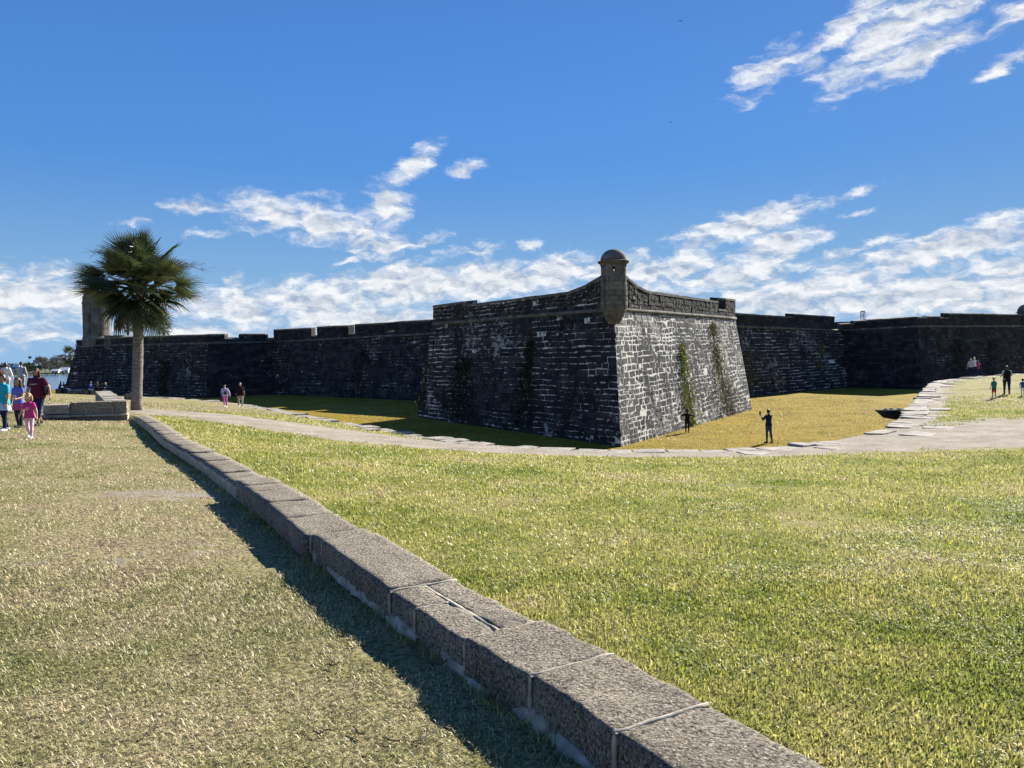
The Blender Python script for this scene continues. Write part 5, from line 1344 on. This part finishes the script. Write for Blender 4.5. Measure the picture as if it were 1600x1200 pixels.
# white print on two shirts
def print_on(key, pts, wdt, mat=None):
    T, pl, inf = P_[key]; mb = MB(); mb.tube([pl(p) for p in pts], wdt*inf['sc'], 5); mb.build('shirt_print', mat or M_WHITE, T)
Z = P_['mother'][2]['zz']; yb = .185
print_on('mother', [(-.11,yb-.01,Z(1.265)),(-.07,yb,Z(1.285)),(-.05,yb,Z(1.255)),(-.02,yb+.004,Z(1.275)),(.01,yb+.004,Z(1.255)),(.04,yb,Z(1.27)),(.07,yb,Z(1.26)),(.11,yb-.01,Z(1.27))], .009)
Z = P_['toddler'][2]['zz']; yb = .152
print_on('toddler', [(0,yb,Z(1.16)),(-.06,yb,Z(1.24)),(-.035,yb,Z(1.275)),(0,yb,Z(1.25)),(.035,yb,Z(1.275)),(.06,yb,Z(1.24)),(0,yb,Z(1.16))], .010)
Z = P_['girl'][2]['zz']; yb = .150
print_on('girl', [(-.06,yb,Z(1.14)),(-.02,yb,Z(1.20)),(.02,yb,Z(1.15)),(.06,yb,Z(1.22))], .018)

# ------------------------------------------------------------------ grass
EDGEPOLY = [(p.x,p.y) for p in EDGE_S[::2]]
def scatter(n, y0, y1, power, xlim=.76):
    """points in front of the photographer, density falling as distance**-power"""
    k = 2-power; u = rng.random(n); y = (y0**k+(y1**k-y0**k)*u)**(1/k); x = (rng.random(n)*2-1)*(y*xlim+.6); return x, y
def off_things(x, y):
    wd = seg_dist(x, y, [((a+b)/2)[:2] for a, b, z in FR]); ok = wd > WALL_W*.5+.005
    ok &= ~inside(x, y, MOATP); ok &= seg_dist(x, y, EDGEPOLY) > .6
    return ok
def blades(name, x, y, z, length, width, leanmean, mat, two):
    n = len(x); a = rng.random(n)*2*PI; ln = np.clip(rng.normal(leanmean,.28,n), .02, 1.45); L = length*rng.uniform(.55,1.3,n); Wd = width*rng.uniform(.7,1.3,n)
    dx_, dy_ = np.cos(a), np.sin(a); sx_, sy_ = -dy_, dx_
    base = np.c_[x,y,z]; side = np.c_[sx_,sy_,np.zeros(n)]*Wd[:,None]*.5
    mid = base+np.c_[dx_*np.sin(ln*.6), dy_*np.sin(ln*.6), np.cos(ln*.6)]*(L*.55)[:,None]
    tip = mid+np.c_[dx_*np.sin(ln*1.3), dy_*np.sin(ln*1.3), np.cos(ln*1.3)]*(L*.45)[:,None]
    if two: V = np.stack([base-side, base+side, mid+side*.8, mid-side*.8, tip], 1).reshape(-1,3); k = 5; tri = np.array([[0,1,2],[0,2,3],[3,2,4]])
    else: V = np.stack([base-side, base+side, tip], 1).reshape(-1,3); k = 3; tri = np.array([[0,1,2]])
    F = (tri[None]+ (np.arange(n)*k)[:,None,None]).reshape(-1,3); me = bpy.data.meshes.new(name)
    me.vertices.add(len(V)); me.vertices.foreach_set('co', V.ravel()); me.loops.add(F.size); me.loops.foreach_set('vertex_index', F.ravel().astype(np.int32))
    me.polygons.add(len(F)); me.polygons.foreach_set('loop_start', np.arange(0,F.size,3,dtype=np.int32)); me.polygons.foreach_set('loop_total', np.full(len(F),3,np.int32))
    me.update(calc_edges=True); me.validate()
    at_ = me.attributes.new('vary','FLOAT','POINT'); at_.data.foreach_set('value', np.repeat(rng.random(n)**1.2, k).astype(np.float32))
    me.materials.append(mat); o = bpy.data.objects.new(name, me); COL.objects.link(o); tag(o, kind='stuff'); return o
for band, (n, y0, y1, pw) in enumerate(((150000,1.5,6.5,.45),(215000,6.5,46,1.5))):
    x, y = scatter(n, y0, y1, pw); ok = off_things(x, y); s = sandiness(x, y)+(fnoise(x, y, 1.4, 4)-.5)*1.0; ok &= s < .5; ok &= (fnoise(x, y, .9, 4) > .24)
    x, y = x[ok], y[ok]; z = gz(x, y)-.004; lw = left_of_wall(x, y); d = np.hypot(x, y); Wd = .0056*np.maximum(1, d/4.0)**.66
    Ld = .034*(1+np.clip(d/30,0,1))*(.7+.7*fnoise(x+50, y, .8, 3))
    dry = dryness(x, y)+(fnoise(x+9, y-4, 1.2, 3)-.5)*.5 > .5
    for sel, nm, mt, lean in ((dry,'dry_grass',M_DRYBLADE,1.0),(~dry,'green_grass',M_GREENBLADE,.62)):
        if sel.sum(): blades(nm, x[sel], y[sel], z[sel], (Ld*(.9 if nm == 'dry_grass' else 1.0))[sel], (Wd*(.8 if nm == 'dry_grass' else 1.25))[sel], lean, mt, True)
# broad flat blades lying in the near green lawn, in patches
m = 130000; x, y = scatter(m, 1.6, 12, .55); ok = off_things(x, y) & ~left_of_wall(x, y) & (fnoise(x+3, y+8, .75, 4)+.30*np.clip((6-y)/5, -1, 1)+.06*np.clip(x-1.5, -1, 2) > .52); x, y = x[ok], y[ok]; d = np.hypot(x, y)
blades('broad_grass', x, y, gz(x, y)+.012, .028, .0062*np.maximum(1, d/5)**.6, 1.25, M_BROADBLADE, True)
# longer tufts along the foot of the coping wall, both sides
m = 9000; s = rng.random(m)**1.3*S[-1]; q = [wall_at(v_) for v_ in s]; sd_ = rng.random(m) < .5
x = np.array([(a.x if l else b.x)+(a-b).normalized().x*(1 if l else -1)*o for (a,b,_), l, o in zip(q, sd_, rng.exponential(.05, m)+.012)]); y = np.array([(a.y if l else b.y)+(a-b).normalized().y*(1 if l else -1)*o for (a,b,_), l, o in zip(q, sd_, rng.exponential(.05, m)+.012)])
keep = fnoise(x, y, 1.6, 3) > .42; x, y = x[keep], y[keep]
blades('edge_grass', x, y, gz(x, y)-.004, .07, .005, .75, M_GREENBLADE, True)
n = 60000; x = rng.uniform(-14, 34, n); y = rng.uniform(26, 78, n); ok = inside(x, y, MOATP) & (seg_dist(x, y, EDGEPOLY) > .4) & ~inside(x, y, [(p.x,p.y) for p in BASE]); x, y = x[ok], y[ok]
blades('moat_grass', x, y, mz(x, y)-.01, .10, .035, .7, M_GOLDBLADE, False)
# dead stalks and twigs on the dry lawn
TWIGL = ['thickest long twig on the dry lawn, nearest the wall shadow at the bottom', 'short tilted twig on dry grass, low and midway to the wall', 'tiny flat twig on dry grass, lowest one away from the wall', 'tiny lone twig in the open dry lawn, well away from the wall',
 'small lone twig farthest up the open dry lawn', 'small twig on dry grass, lowest one in the open lawn', 'tiny flat twig in the middle of the dry lawn', 'small twig just short of the longest one near the wall shadow', 'flat twig inside the shadow strip of the coping wall', 'second twig in the wall shadow, lying closer to the photographer']
for k, (px, py, L, a) in enumerate(((665,1160,.16,.9),(560,1150,.10,2.2),(1010//2,1152,.09,.2),(305,1030,.07,.5),(390,935,.10,2.6),(240,1150,.08,1.3),(520,1045,.07,.1),(610,1165,.09,2.9),(660,985,.14,.3),(700,1040,.12,1.0))):
    c = G(px, py); TW = empty('twig', c, TWIGL[k], 'twig', 'fallen twigs on the dry lawn'); rs = random.Random(k); mb = MB(); d = Vector((math.cos(a),math.sin(a),0)); pn = Vector((-d.y,d.x,0))
    p3 = [c+d*(L*(t-.5))+pn*(rs.uniform(-.012,.012))+Vector((0,0,.016+rs.uniform(0,.012))) for t in (0,.3,.6,1)]; mb.tube(p3, [.004,.0045,.004,.002], 5); mb.tube([p3[1], p3[1]+d*L*.25+pn*L*.2+Vector((0,0,.02))], [.003,.0015], 4); mb.build('stick', M_DARKTWIG, TW)
